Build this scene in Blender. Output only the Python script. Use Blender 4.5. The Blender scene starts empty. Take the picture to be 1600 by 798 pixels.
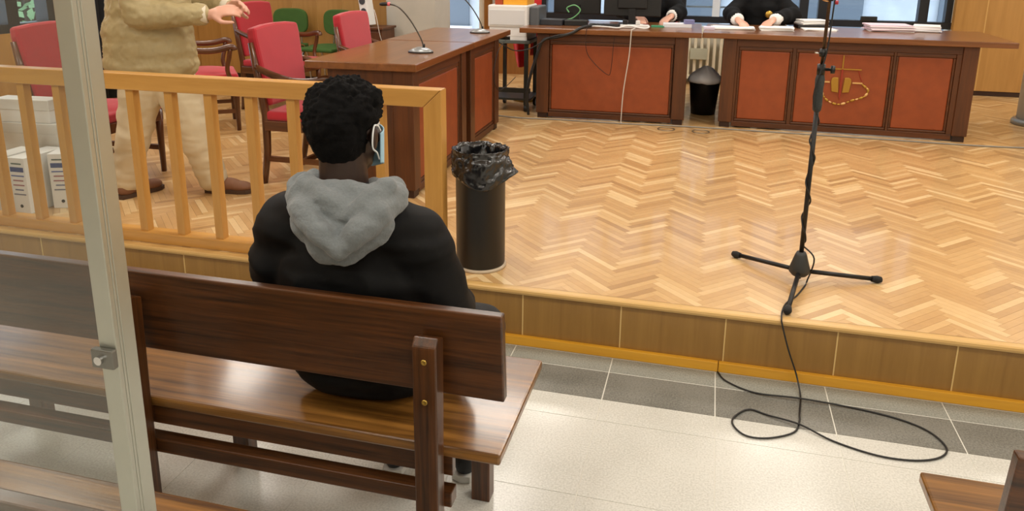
import bpy, bmesh, math, random
from mathutils import Vector, Matrix, noise
random.seed(7)
S = bpy.context.scene
C = S.collection
V = Vector
PI = math.pi

# ------------------------------------------------------------------ camera
CAMH, YAW, PITCH, ROLL, FPX, CY = 1.56, math.radians(-14.4525), math.radians(14.1586), math.radians(0.5375), 1197.7, 240.4
_f = V((math.sin(YAW) * math.cos(PITCH), math.cos(YAW) * math.cos(PITCH), -math.sin(PITCH)))
_r = V((math.cos(YAW), -math.sin(YAW), 0))
_u = _r.cross(_f)
_r2 = _r * math.cos(ROLL) + _u * math.sin(ROLL)
_u2 = -_r * math.sin(ROLL) + _u * math.cos(ROLL)
cd = bpy.data.cameras.new('camera')
cam = bpy.data.objects.new('camera', cd)
C.objects.link(cam)
cd.sensor_fit = 'HORIZONTAL'
cd.sensor_width = 36
cd.lens = FPX / 1600 * 36
cd.shift_y = -(399 - CY) / 1600          # the photograph is the lower part of a 3:2 frame
cd.clip_start = 0.05
M = Matrix(((_r2.x, _u2.x, -_f.x), (_r2.y, _u2.y, -_f.y), (_r2.z, _u2.z, -_f.z))).to_4x4()
M.translation = V((0, 0, CAMH))
cam.matrix_world = M
S.camera = cam

# ------------------------------------------------------------------ world, exposure
w = bpy.data.worlds.new('world')
S.world = w
w.use_nodes = True
bg = w.node_tree.nodes['Background']
bg.inputs['Color'].default_value = (0.8, 0.88, 1.0, 1)
bg.inputs['Strength'].default_value = 3.0
S.view_settings.view_transform = 'Standard'
S.view_settings.look = 'None'
S.view_settings.exposure = 0.0
S.view_settings.gamma = 1
S.view_settings.use_curve_mapping = False
LAMP_W = 24.5            # watts of each ceiling panel


# ------------------------------------------------------------------ colour and materials
def lin(c):
    if isinstance(c, str):
        c = tuple(int(c[i:i + 2], 16) / 255 for i in (0, 2, 4))
    return tuple((x / 12.92 if x <= 0.04045 else ((x + 0.055) / 1.055) ** 2.4) for x in c) + (1,)


MATS = {}


def _new(name):
    m = bpy.data.materials.new(name)
    m.use_nodes = True
    nt = m.node_tree
    return m, nt, nt.nodes['Principled BSDF']


def plain(name, col, rough=0.5, metal=0, var=0.0, scale=20, bump=0.0, spec=0.5, coat=0, sheen=0, trans=0):
    if name in MATS:
        return MATS[name]
    m, nt, b = _new(name)
    b.inputs['Base Color'].default_value = lin(col)
    b.inputs['Roughness'].default_value = rough
    b.inputs['Metallic'].default_value = metal
    b.inputs['Specular IOR Level'].default_value = spec
    b.inputs['Coat Weight'].default_value = coat
    b.inputs['Coat Roughness'].default_value = 0.15
    b.inputs['Sheen Weight'].default_value = sheen
    if var or bump:
        tc = nt.nodes.new('ShaderNodeTexCoord')
        n = nt.nodes.new('ShaderNodeTexNoise')
        n.inputs['Scale'].default_value = scale
        n.inputs['Detail'].default_value = 5
        nt.links.new(tc.outputs['Object'], n.inputs['Vector'])
        if var:
            hs = nt.nodes.new('ShaderNodeMix')
            hs.data_type = 'RGBA'
            c = lin(col)
            hs.inputs['A'].default_value = tuple(max(0, x * (1 - var)) for x in c[:3]) + (1,)
            hs.inputs['B'].default_value = tuple(min(1, x * (1 + var)) for x in c[:3]) + (1,)
            nt.links.new(n.outputs['Fac'], hs.inputs['Factor'])
            nt.links.new(hs.outputs['Result'], b.inputs['Base Color'])
        if bump:
            bp = nt.nodes.new('ShaderNodeBump')
            bp.inputs['Strength'].default_value = bump
            bp.inputs['Distance'].default_value = 0.004
            nt.links.new(n.outputs['Fac'], bp.inputs['Height'])
            nt.links.new(bp.outputs['Normal'], b.inputs['Normal'])
    MATS[name] = m
    return m


def wood(name, dark, light, axis='X', scale=1.0, rough=0.35, coat=0.2, stretch=14, contrast=0.5, bump=0.15):
    """long-grained wood; grain runs along the object's axis"""
    if name in MATS:
        return MATS[name]
    m, nt, b = _new(name)
    N = nt.nodes.new
    tc = N('ShaderNodeTexCoord')
    mp = N('ShaderNodeMapping')
    sc = {'X': (1, stretch, stretch), 'Y': (stretch, 1, stretch), 'Z': (stretch, stretch, 1)}[axis]
    mp.inputs['Scale'].default_value = tuple(s * scale for s in sc)
    n1 = N('ShaderNodeTexNoise')
    n1.inputs['Scale'].default_value = 1.6
    n1.inputs['Detail'].default_value = 6
    n1.inputs['Distortion'].default_value = 0.6
    n2 = N('ShaderNodeTexNoise')
    n2.inputs['Scale'].default_value = 7
    n2.inputs['Detail'].default_value = 8
    mx = N('ShaderNodeMath')
    mx.operation = 'MULTIPLY_ADD'
    mx.inputs[1].default_value = 0.45
    ra = N('ShaderNodeValToRGB')
    e = ra.color_ramp.elements
    e[0].position = 0.5 - contrast * 0.45 + 0.22
    e[1].position = 0.5 + contrast * 0.45 + 0.22
    e[0].color = lin(dark)
    e[1].color = lin(light)
    L = nt.links.new
    L(tc.outputs['Object'], mp.inputs['Vector'])
    L(mp.outputs['Vector'], n1.inputs['Vector'])
    L(mp.outputs['Vector'], n2.inputs['Vector'])
    L(n2.outputs['Fac'], mx.inputs[0])
    L(n1.outputs['Fac'], mx.inputs[2])
    L(mx.outputs[0], ra.inputs['Fac'])
    L(ra.outputs['Color'], b.inputs['Base Color'])
    bp = N('ShaderNodeBump')
    bp.inputs['Strength'].default_value = bump
    bp.inputs['Distance'].default_value = 0.002
    L(n2.outputs['Fac'], bp.inputs['Height'])
    L(bp.outputs['Normal'], b.inputs['Normal'])
    b.inputs['Roughness'].default_value = rough
    b.inputs['Coat Weight'].default_value = coat
    b.inputs['Coat Roughness'].default_value = 0.12
    MATS[name] = m
    return m


def w3(name, dark, light, **k):
    return {a: wood(name + '_' + a.lower(), dark, light, a, **k) for a in 'XYZ'}


def speckle(name, a, b_, scale=140, rough=0.25, cloud=0.12):
    """polished terrazzo: fine chips over a slow drift of tone"""
    if name in MATS:
        return MATS[name]
    m, nt, b = _new(name)
    N, L = nt.nodes.new, nt.links.new
    g = N('ShaderNodeNewGeometry')
    v = N('ShaderNodeTexNoise')
    v.inputs['Scale'].default_value = scale
    v.inputs['Detail'].default_value = 3
    n = N('ShaderNodeTexNoise')
    n.inputs['Scale'].default_value = 3.5
    n.inputs['Detail'].default_value = 4
    ra = N('ShaderNodeValToRGB')
    ra.color_ramp.elements[0].position = 0.32
    ra.color_ramp.elements[1].position = 0.62
    ra.color_ramp.elements[0].color = lin(a)
    ra.color_ramp.elements[1].color = lin(b_)
    mx = N('ShaderNodeMath')
    mx.operation = 'MULTIPLY_ADD'
    mx.inputs[1].default_value = cloud * 3
    sub = N('ShaderNodeMath')
    sub.operation = 'SUBTRACT'
    sub.inputs[1].default_value = 0.5
    L(g.outputs['Position'], v.inputs['Vector'])
    L(g.outputs['Position'], n.inputs['Vector'])
    L(n.outputs['Fac'], sub.inputs[0])
    L(sub.outputs[0], mx.inputs[0])
    L(v.outputs['Fac'], mx.inputs[2])
    L(mx.outputs[0], ra.inputs['Fac'])
    L(ra.outputs['Color'], b.inputs['Base Color'])
    b.inputs['Roughness'].default_value = rough
    MATS[name] = m
    return m


def plank_mat():
    m, nt, b = _new('parquet_oak')
    N, L = nt.nodes.new, nt.links.new
    at = N('ShaderNodeAttribute')
    at.attribute_name = 'tone'
    ra = N('ShaderNodeValToRGB')
    e = ra.color_ramp.elements
    e[0].position, e[0].color = 0.0, lin('b48b58')
    e[1].position, e[1].color = 1.0, lin('ebcc98')
    k = e.new(0.35)
    k.color = lin('caa069')
    k = e.new(0.75)
    k.color = lin('d6ae76')
    tc = N('ShaderNodeNewGeometry')
    n = N('ShaderNodeTexNoise')
    n.inputs['Scale'].default_value = 30
    n.inputs['Detail'].default_value = 6
    mix = N('ShaderNodeMix')
    mix.data_type = 'RGBA'
    mix.blend_type = 'MULTIPLY'
    mix.inputs['Factor'].default_value = 0.2
    L(tc.outputs['Position'], n.inputs['Vector'])
    L(at.outputs['Fac'], ra.inputs['Fac'])
    L(ra.outputs['Color'], mix.inputs['A'])
    L(n.outputs['Fac'], mix.inputs['B'])
    L(mix.outputs['Result'], b.inputs['Base Color'])
    b.inputs['Roughness'].default_value = 0.36
    b.inputs['Coat Weight'].default_value = 0.4
    b.inputs['Coat Roughness'].default_value = 0.09
    return m


def glass_mat(name, tint, refl=0.08, haze=0.0):
    if name in MATS:
        return MATS[name]
    m, nt, b = _new(name)
    nt.nodes.remove(b)
    N, L = nt.nodes.new, nt.links.new
    out = nt.nodes['Material Output']
    t = N('ShaderNodeBsdfTransparent')
    t.inputs['Color'].default_value = tint
    g = N('ShaderNodeBsdfGlossy')
    g.inputs['Roughness'].default_value = 0.02
    lw = N('ShaderNodeLayerWeight')
    lw.inputs['Blend'].default_value = 0.5
    fr = N('ShaderNodeMath')
    fr.operation = 'POWER'
    fr.inputs[1].default_value = 4.0
    L(lw.outputs['Facing'], fr.inputs[0])
    ad = N('ShaderNodeMath')
    ad.operation = 'MULTIPLY_ADD'
    ad.inputs[1].default_value = 0.8
    ad.inputs[2].default_value = refl
    ad.use_clamp = True
    mx = N('ShaderNodeMixShader')
    L(fr.outputs[0], ad.inputs[0])
    L(ad.outputs[0], mx.inputs[0])
    L(t.outputs[0], mx.inputs[1])
    L(g.outputs[0], mx.inputs[2])
    L(mx.outputs[0], out.inputs['Surface'])
    MATS[name] = m
    return m


def emit_mat(name, col, strength):
    m, nt, b = _new(name)
    b.inputs['Base Color'].default_value = lin(col)
    b.inputs['Emission Color'].default_value = lin(col)
    b.inputs['Emission Strength'].default_value = strength
    return m


RAIL = w3('railing_beech', 'b27e39', 'cc994f', rough=0.38, coat=0.25, contrast=0.9)
BENCH = w3('bench_wood', '241205', '5e3616', scale=1.3, rough=0.36, coat=0.18, contrast=0.5, stretch=26)
SEATW = w3('bench_seat_wood', '45290e', '8d602a', scale=1.0, rough=0.3, coat=0.35, contrast=0.5, stretch=26)
DESK = w3('desk_walnut', '361b08', '5f3311', scale=0.9, rough=0.48, coat=0.06, contrast=0.8)
DTOP = w3('desk_top_walnut', '5e3516', '85532a', scale=0.7, rough=0.3, coat=0.35, contrast=0.8)
CHAIRW = w3('chair_walnut', '43230f', '6b3f20', rough=0.35, coat=0.3)
PANELW = w3('wall_panel_oak', '9d7136', 'b98c4c', scale=0.5, rough=0.45, coat=0.1, contrast=1.0)
FASC = w3('fascia_oak', '86602a', '9f783a', scale=0.8, rough=0.42, coat=0.15, contrast=0.9)
LEATHER = plain('desk_leather', '8b411a', 0.55, var=0.25, scale=14, bump=0.15)
DARKFOOT = plain('dark_plinth', '2e160a', 0.5)
RED = plain('red_fabric', 'b3212f', 0.85, var=0.12, scale=9, bump=0.1, sheen=0.3)
GREEN = plain('green_fabric', '3f6128', 0.9, var=0.15, scale=20, bump=0.1)
BLACKP = plain('black_plastic', '151515', 0.45)
BLACKM = plain('black_metal', '1b1a19', 0.4, metal=0.3)
CHROME = plain('chrome', 'd0d0d0', 0.2, metal=1)
WHITEP = plain('white_plastic', 'e4e4e2', 0.45)
PAPER = plain('paper_white', 'efeeea', 0.8)
CONC = plain('concrete', 'b5b1a6', 0.8, var=0.14, scale=5, bump=0.2)


# ------------------------------------------------------------------ mesh builder
class MB:
    def __init__(s):
        s.v, s.f = [], []

    def _add(s, vs, fs):
        o = len(s.v)
        s.v += [V(p) for p in vs]
        s.f += [tuple(i + o for i in f) for f in fs]
        return s

    def box(s, x0, x1, y0, y1, z0, z1, m=None):
        vs = [V((x, y, z)) for z in (z0, z1) for y in (y0, y1) for x in (x0, x1)]
        if m is not None:
            vs = [m @ p for p in vs]
        return s._add(vs, [(0, 2, 3, 1), (4, 5, 7, 6), (0, 1, 5, 4), (2, 6, 7, 3), (0, 4, 6, 2), (1, 3, 7, 5)])

    def beam(s, p0, p1, wx, wy, up=(0, 0, 1)):
        """box of section wx (across) x wy (along up) from p0 to p1"""
        p0, p1 = V(p0), V(p1)
        d = (p1 - p0)
        L = d.length
        d.normalize()
        a = d.cross(V(up))
        if a.length < 1e-4:
            a = d.cross(V((1, 0, 0)))
        a.normalize()
        b = a.cross(d)
        m = Matrix((a, d, b)).transposed().to_4x4()
        m.translation = p0
        return s.box(-wx / 2, wx / 2, 0, L, -wy / 2, wy / 2, m)

    def prism(s, poly, ax, a0, a1):
        """2-D polygon extruded along axis ax: X -> (y,z), Y -> (x,z), Z -> (x,y)"""
        n = len(poly)

        def pt(p, a):
            return {'X': (a, p[0], p[1]), 'Y': (p[0], a, p[1]), 'Z': (p[0], p[1], a)}[ax]
        vs = [pt(p, a0) for p in poly] + [pt(p, a1) for p in poly]
        fs = [tuple(range(n)), tuple(range(2 * n - 1, n - 1, -1))]
        fs += [(i, i + n, (i + 1) % n + n, (i + 1) % n) for i in range(n)]
        return s._add(vs, fs)

    def cyl(s, p0, p1, r0, r1=None, n=14):
        return s.tube([p0, p1], [r0, r0 if r1 is None else r1], n)

    def tube(s, pts, r, n=8, closed=False):
        pts = [V(p) for p in pts]
        k = len(pts)
        rs = r if isinstance(r, (list, tuple)) else [r] * k
        t0 = (pts[1] - pts[0]).normalized()
        a = t0.cross(V((0, 0, 1)))
        if a.length < 1e-3:
            a = t0.cross(V((1, 0, 0)))
        a.normalize()
        vs = []
        for i in range(k):
            if i == 0:
                t = pts[1] - pts[0]
            elif i == k - 1:
                t = pts[-1] - pts[-2]
            else:
                t = pts[i + 1] - pts[i - 1]
            t = t.normalized() if t.length > 1e-9 else t0
            a = (a - t * a.dot(t))
            if a.length < 1e-5:
                a = t.orthogonal()
            a.normalize()
            b = t.cross(a)
            for j in range(n):
                q = 2 * PI * j / n
                vs.append(pts[i] + (a * math.cos(q) + b * math.sin(q)) * rs[i])
        fs = []
        for i in range(k - 1):
            for j in range(n):
                fs.append((i * n + j, i * n + (j + 1) % n, (i + 1) * n + (j + 1) % n, (i + 1) * n + j))
        fs.append(tuple(range(n - 1, -1, -1)))
        fs.append(tuple((k - 1) * n + j for j in range(n)))
        return s._add(vs, fs)

    def lathe(s, prof, c=(0, 0, 0), n=24, wob=None):
        vs = []
        for i, (r, z) in enumerate(prof):
            for j in range(n):
                q = 2 * PI * j / n
                p = V((c[0] + r * math.cos(q), c[1] + r * math.sin(q), c[2] + z))
                if wob:
                    p = wob(p, i, q)
                vs.append(p)
        fs = []
        for i in range(len(prof) - 1):
            for j in range(n):
                fs.append((i * n + j, i * n + (j + 1) % n, (i + 1) * n + (j + 1) % n, (i + 1) * n + j))
        fs.append(tuple(range(n - 1, -1, -1)))
        fs.append(tuple((len(prof) - 1) * n + j for j in range(n)))
        return s._add(vs, fs)

    def ell(s, c, r, m=None, nu=16, nv=10):
        c = V(c)
        if not isinstance(r, (tuple, list)):
            r = (r, r, r)
        vs = [V((0, 0, -r[2]))]
        for i in range(1, nv):
            t = PI * i / nv - PI / 2
            for j in range(nu):
                q = 2 * PI * j / nu
                vs.append(V((r[0] * math.cos(t) * math.cos(q), r[1] * math.cos(t) * math.sin(q), r[2] * math.sin(t))))
        vs.append(V((0, 0, r[2])))
        if m is not None:
            vs = [m @ p for p in vs]
        vs = [p + c for p in vs]
        fs = [(0, 1 + (j + 1) % nu, 1 + j) for j in range(nu)]
        for i in range(nv - 2):
            for j in range(nu):
                a = 1 + i * nu
                fs.append((a + j, a + (j + 1) % nu, a + nu + (j + 1) % nu, a + nu + j))
        top = len(vs) - 1
        a = 1 + (nv - 2) * nu
        fs += [(a + j, a + (j + 1) % nu, top) for j in range(nu)]
        return s._add(vs, fs)

    def caps(s, pts, rs):
        """chain of tapered capsules, for remeshing into one skin"""
        pts = [V(p) for p in pts]
        for i in range(len(pts) - 1):
            s.tube([pts[i], pts[i + 1]], [rs[i], rs[i + 1]], 14)
        for p, r in zip(pts, rs):
            s.ell(p, r, None, 14, 9)
        return s

    def grid(s, fn, nu, nv):
        vs = [fn(i / nu, j / nv) for j in range(nv + 1) for i in range(nu + 1)]
        fs = [(j * (nu + 1) + i, j * (nu + 1) + i + 1, (j + 1) * (nu + 1) + i + 1, (j + 1) * (nu + 1) + i)
              for j in range(nv) for i in range(nu)]
        return s._add(vs, fs)

    def mesh(s, name):
        me = bpy.data.meshes.new(name)
        me.from_pydata([tuple(p) for p in s.v], [], s.f)
        bm = bmesh.new()
        bm.from_mesh(me)
        bmesh.ops.recalc_face_normals(bm, faces=bm.faces)
        bm.to_mesh(me)
        bm.free()
        return me

    def build(s, name, mat, parent=None, smooth=False, bevel=0, solid=0):
        o = bpy.data.objects.new(name, s.mesh(name))
        C.objects.link(o)
        o.data.materials.append(mat)
        if parent is not None:
            o.parent = parent
        if solid:
            md = o.modifiers.new('solid', 'SOLIDIFY')
            md.thickness = solid
            md.offset = 0
        if bevel:
            md = o.modifiers.new('bevel', 'BEVEL')
            md.width = bevel
            md.segments = 2
            md.limit_method = 'ANGLE'
        if smooth:
            o.data.shade_smooth()
        return o


def skin(mb, name, mat, parent, voxel, it=6, disp=None, fac=0.5):
    """one continuous surface out of overlapping shapes"""
    o = bpy.data.objects.new('tmp', mb.mesh('tmp'))
    C.objects.link(o)
    r = o.modifiers.new('r', 'REMESH')
    r.mode = 'VOXEL'
    r.voxel_size = voxel
    if it:
        sm = o.modifiers.new('s', 'SMOOTH')
        sm.factor = fac
        sm.iterations = it
    dg = bpy.context.evaluated_depsgraph_get()
    me = bpy.data.meshes.new_from_object(o.evaluated_get(dg))
    old = o.data
    bpy.data.objects.remove(o)
    bpy.data.meshes.remove(old)
    if disp:
        nn = [v.normal.copy() for v in me.vertices]
        for v, n in zip(me.vertices, nn):
            v.co += disp(v.co, n)
    me.name = name
    me.materials.clear()
    me.materials.append(mat)
    me.shade_smooth()
    q = bpy.data.objects.new(name, me)
    C.objects.link(q)
    q.parent = parent
    return q


def tag(o, label=None, cat=None, group=None, kind=None):
    if label:
        o['label'] = label
    if cat:
        o['category'] = cat
    if group:
        o['group'] = group
    if kind:
        o['kind'] = kind
    return o


def thing(name, label, cat, loc=(0, 0, 0), rz=0, group=None):
    o = bpy.data.objects.new(name, None)
    o.empty_display_size = 0.1
    C.objects.link(o)
    o.location = loc
    o.rotation_euler = (0, 0, rz)
    return tag(o, label, cat, group)


def dup(root, loc, rz, label, group=None):
    def rec(o, par):
        c = o.copy()
        C.objects.link(c)
        c.parent = par
        for ch in o.children:
            rec(ch, c)
        return c
    r = rec(root, None)
    r.location = loc
    r.rotation_euler = (0, 0, rz)
    r['label'] = label
    if group:
        r['group'] = group
    return r


def struct(mb, name, mat, label=None, **k):
    o = mb.build(name, mat, None, **k)
    o['kind'] = 'structure'
    if label:
        o['label'] = label
    return o


def bez(pts, n=12):
    """smooth path through points (Catmull-Rom)"""
    pts = [V(p) for p in pts]
    P = [pts[0] * 2 - pts[1]] + pts + [pts[-1] * 2 - pts[-2]]
    out = []
    for i in range(1, len(P) - 2):
        a, b, c, d = P[i - 1:i + 3]
        for k in range(n):
            t = k / n
            out.append(0.5 * ((2 * b) + (c - a) * t + (2 * a - 5 * b + 4 * c - d) * t * t + (3 * b - a - 3 * c + d) * t ** 3))
    out.append(pts[-1])
    return out


def see(p):
    """pixel of a point in the 1600 x 798 frame, and its distance (used to pick the largest planks)"""
    d = V(p) - V((0, 0, CAMH))
    z = d.dot(_f)
    if z <= 0.05:
        return (-1e4, -1e4, 1e4)
    return (800 + FPX * d.dot(_r2) / z, CY - FPX * d.dot(_u2) / z, z)


PZ = 0.25        # height of the platform
X0, X1, YB = -5.5, 4.6, 8.85     # left wall, right wall, window wall
YR = -3.2                        # wall behind the camera
ZC = 3.15

# ------------------------------------------------------------------ tiled floor
TLIGHT = speckle('terrazzo_light', 'b9b8b0', 'cfcec7', 160, 0.22)
TDARK = speckle('terrazzo_dark', '61615b', '83827b', 160, 0.3, 0.2)
TBAND = speckle('terrazzo_grey', '7c7e77', '9a9c94', 160, 0.3, 0.1)
GROUT = plain('grout', 'd8d6cc', 0.7)
floor = struct(MB().box(X0 - 0.2, X1 + 0.2, YR, 2.85, -0.08, -0.0012), 'floor', GROUT, 'light terrazzo tiled floor')
rows = [(2.717, 2.829, TBAND), (2.515, 2.716, TDARK), (2.38, 2.515, TLIGHT)]
y = 2.38
for k in range(5):
    rows.append((y - 0.4033, y, TLIGHT))
    y -= 0.4033
tmesh = {}
for j, (ya, yb, mt) in enumerate(rows):
    if j not in tmesh and not (j > 3):
        g = 0.0022 if mt is not TLIGHT else 0.0012
        tmesh[j] = MB().box(-0.20165 + g, 0.20165 - g, -(yb - ya) / 2 + g, (yb - ya) / 2 - g, -0.006, 0.0).mesh('tile')
        tmesh[j].materials.append(mt)
    for i in range(-8, 4):
        o = bpy.data.objects.new('tile', tmesh[min(j, 3)])
        C.objects.link(o)
        o.parent = floor
        o.location = (0.104 + 0.4033 * (i + 0.5), (ya + yb) / 2, 0)
MB().box(X0 - 0.2, 0.104 - 8 * 0.4033, YR, 2.829, -0.006, 0).box(0.104 + 4 * 0.4033, X1 + 0.2, YR, 2.829, -0.006, 0) \
    .box(0.104 - 8 * 0.4033, 0.104 + 4 * 0.4033, YR, y, -0.006, 0).build('outer_tiling', TLIGHT, floor)

# ------------------------------------------------------------------ platform with herringbone parquet
plat = struct(MB().box(X0 - 0.2, X1 + 0.2, 2.86, YB + 0.3, -0.05, PZ - 0.012), 'platform', DESK['X'], 'raised wooden platform with herringbone parquet')
PMAT = plank_mat()
PL, PW, YN = 0.2588, 0.0324, 2.868


def clip(poly, axis, lim, keep_gt):
    out = []
    n = len(poly)
    for i in range(n):
        a, b = poly[i], poly[(i + 1) % n]
        ia = (a[axis] > lim) == keep_gt
        ib = (b[axis] > lim) == keep_gt
        if ia:
            out.append(a)
        if ia != ib:
            t = (lim - a[axis]) / (b[axis] - a[axis])
            out.append((a[0] + (b[0] - a[0]) * t, a[1] + (b[1] - a[1]) * t))
    return out


def plank_tone():
    r = random.random()
    return min(1, max(0, random.gauss(0.48, 0.24) if r < 0.9 else random.uniform(0.85, 1.0)))


def settone(me, vals):
    a = me.attributes.new('tone', 'FLOAT', 'FACE')
    a.data.foreach_set('value', vals)


s2 = math.sqrt(0.5)
gap = 0.0004
planks = []
PX = -0.329
for col in range(-17, 15):
    for i in range(-5, 145):
        for typ in (0, 1):
            bu, bv = i * PW + col * PL, i * PW - col * PL
            if typ == 0:
                r = (bu, bu + PL, bv, bv + PW)
            else:
                r = (bu + PL, bu + PL + PW, bv + PW - PL, bv + PW)
            u0, u1, v0, v1 = r[0] + gap, r[1] - gap, r[2] + gap, r[3] - gap
            poly = [((u - v) * s2 + PX, (u + v) * s2 + 2.75) for u, v in ((u0, v0), (u1, v0), (u1, v1), (u0, v1))]
            if max(p[1] for p in poly) <= YN + 0.003 or min(p[1] for p in poly) > YB:
                continue
            if max(p[0] for p in poly) < X0 or min(p[0] for p in poly) > X1:
                continue
            full = True
            if min(p[1] for p in poly) < YN:
                poly = clip(poly, 1, YN, True)
                full = False
            if max(p[0] for p in poly) > X1 or min(p[0] for p in poly) < X0 or max(p[1] for p in poly) > YB:
                poly = clip(clip(clip(poly, 0, X1, False), 0, X0, True), 1, YB, False)
                full = False
            if len(poly) < 3:
                continue
            cx = sum(p[0] for p in poly) / len(poly)
            cy = sum(p[1] for p in poly) / len(poly)
            sx, sy, sd = see((cx, cy, PZ))
            hidden = sx < 700 or (sx < 800 and sy < 440) or not (0 < sx < 1600)
            planks.append((sd + (100 if hidden or not full else 0), typ, (cx, cy), poly))
planks.sort(key=lambda p: p[0])
tones = [MB().box(-PL / 2 + gap, PL / 2 - gap, -PW / 2 + gap, PW / 2 - gap, -0.006, 0).mesh('plank') for _ in range(40)]
for me in tones:
    settone(me, [plank_tone()] * 6)
    me.materials.append(PMAT)
for sd, typ, c, poly in planks[:300]:
    o = bpy.data.objects.new('plank', random.choice(tones))
    C.objects.link(o)
    o.parent = plat
    o.location = (c[0], c[1], PZ)
    o.rotation_euler = (0, 0, PI / 4 if typ == 0 else -PI / 4)
mb = MB()
tv = []
for sd, typ, c, poly in planks[300:]:
    k = len(mb.f)
    n = len(poly)
    o0 = len(mb.v)
    mb.v += [V((p[0], p[1], PZ)) for p in poly] + [V((p[0], p[1], PZ - 0.006)) for p in poly]
    mb.f.append(tuple(o0 + q for q in range(n)))
    mb.f += [(o0 + q, o0 + n + q, o0 + n + (q + 1) % n, o0 + (q + 1) % n) for q in range(n)]
    t = plank_tone()
    tv += [t] * (n + 1)
me = bpy.data.meshes.new('parquet_planks')
me.from_pydata([tuple(p) for p in mb.v], [], mb.f)
settone(me, tv)
me.materials.append(PMAT)
o = bpy.data.objects.new('parquet_planks', me)
C.objects.link(o)
o.parent = plat
o['kind'] = 'stuff'
# nosing, fascia boards, kick strip
prof = [(2.87, PZ), (2.838, PZ), (2.832, PZ - 0.004), (2.83, PZ - 0.012), (2.833, PZ - 0.021), (2.84, PZ - 0.025), (2.87, PZ - 0.025)]
NOSE = wood('nosing_oak', 'bb9150', 'd6b071', 'X', rough=0.4, coat=0.2, contrast=1.0)
MB().prism(prof, 'X', X0, X1).build('nosing', NOSE, plat)
FJ = [-0.682 + 0.4058 * k for k in range(-12, 14)]
fm = [MB().box(-0.2002, 0.2002, 2.85, 2.862, 0.03, PZ - 0.024, Matrix.Translation((0, 0, 0))).mesh('fascia_panel') for _ in range(1)]
fm[0].materials.append(FASC['Z'])
for k in range(len(FJ) - 1):
    o = bpy.data.objects.new('fascia_panel', fm[0])
    C.objects.link(o)
    o.parent = plat
    o.location = ((FJ[k] + FJ[k + 1]) / 2, 0, 0)
bm_ = MB().box(-0.0026, 0.0026, 2.8485, 2.86, 0.03, PZ - 0.024).mesh('joint_bead')
bm_.materials.append(plain('pale_bead', 'd9b878', 0.4))
for x in FJ:
    o = bpy.data.objects.new('joint_bead', bm_)
    C.objects.link(o)
    o.parent = plat
    o.location = (x, 0, 0)
KICK = wood('kick_strip_yellow', 'cf9020', 'e4a930', 'X', rough=0.35, coat=0.4, contrast=1.2)
xs = [X0, -2.9, 0.113, 3.1, X1]
for a, b in zip(xs, xs[1:]):
    MB().box(a + 0.001, b - 0.001, 2.83, 2.85, 0.0, 0.041).build('kick_strip', KICK, plat, bevel=0.003)

# ------------------------------------------------------------------ room shell
PAINT = plain('painted_wall', 'd9d4c6', 0.85, var=0.03, scale=2)
CEILP = plain('ceiling_white', 'e6e3da', 0.9)
struct(MB().box(X0 - 0.2, X1 + 0.2, YR - 0.2, YB + 0.4, ZC, ZC + 0.1), 'ceiling', CEILP)
struct(MB().box(X1, X1 + 0.2, YR, YB + 0.4, -0.05, ZC), 'wall_right', PAINT)
struct(MB().box(X0 - 0.2, X1 + 0.2, YR - 0.2, YR, -0.05, ZC), 'wall_rear', PAINT)
# left wall with a window opening (Y 4.2..6.9)
wl = MB().box(X0 - 0.2, X0, YR, 4.2, -0.05, ZC).box(X0 - 0.2, X0, 6.6, YB + 0.4, -0.05, ZC)
wl.box(X0 - 0.2, X0, 4.2, 6.6, -0.05, 0.95).box(X0 - 0.2, X0, 4.2, 6.6, 2.7, ZC)
struct(wl, 'wall_left', PANELW['Z'])
# panelled wall behind the green chairs
YP = 7.4
wp = struct(MB().box(X0, -2.62, YP + 0.02, YP + 0.12, 0.2, ZC), 'wall_panelled', PANELW['Z'], 'oak panelled wall behind the chairs')
pm = MB().box(-0.143, 0.143, YP, YP + 0.021, PZ + 0.08, ZC - 0.02).mesh('panel')
pm.materials.append(PANELW['Z'])
bm2 = MB().box(-0.004, 0.004, YP + 0.004, YP + 0.02, PZ + 0.08, ZC - 0.02).mesh('panel_bead')
bm2.materials.append(plain('panel_bead_pale', 'c9a160', 0.4))
for k in range(10):
    x = X0 + 0.146 + k * 0.2925
    for nm, me, dx in (('panel', pm, 0), ('panel_bead', bm2, 0.14625)):
        o = bpy.data.objects.new(nm, me)
        C.objects.link(o)
        o.parent = wp
        o.location = (x + dx, 0, 0)
MB().box(X0, -2.62, YP - 0.008, YP + 0.02, PZ, PZ + 0.08).build('skirting', DARKFOOT, wp)
# window wall
wb = MB().box(-2.7, X1, YB, YB + 0.25, 0.2, 0.86).box(-2.7, X1, YB, YB + 0.25, 2.6, ZC)
wb.box(-2.7, -1.95, YB, YB + 0.25, 0.86, 2.6).box(2.37, X1, YB, YB + 0.25, 0.86, 2.6)
struct(wb, 'wall_back', PAINT)
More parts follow.
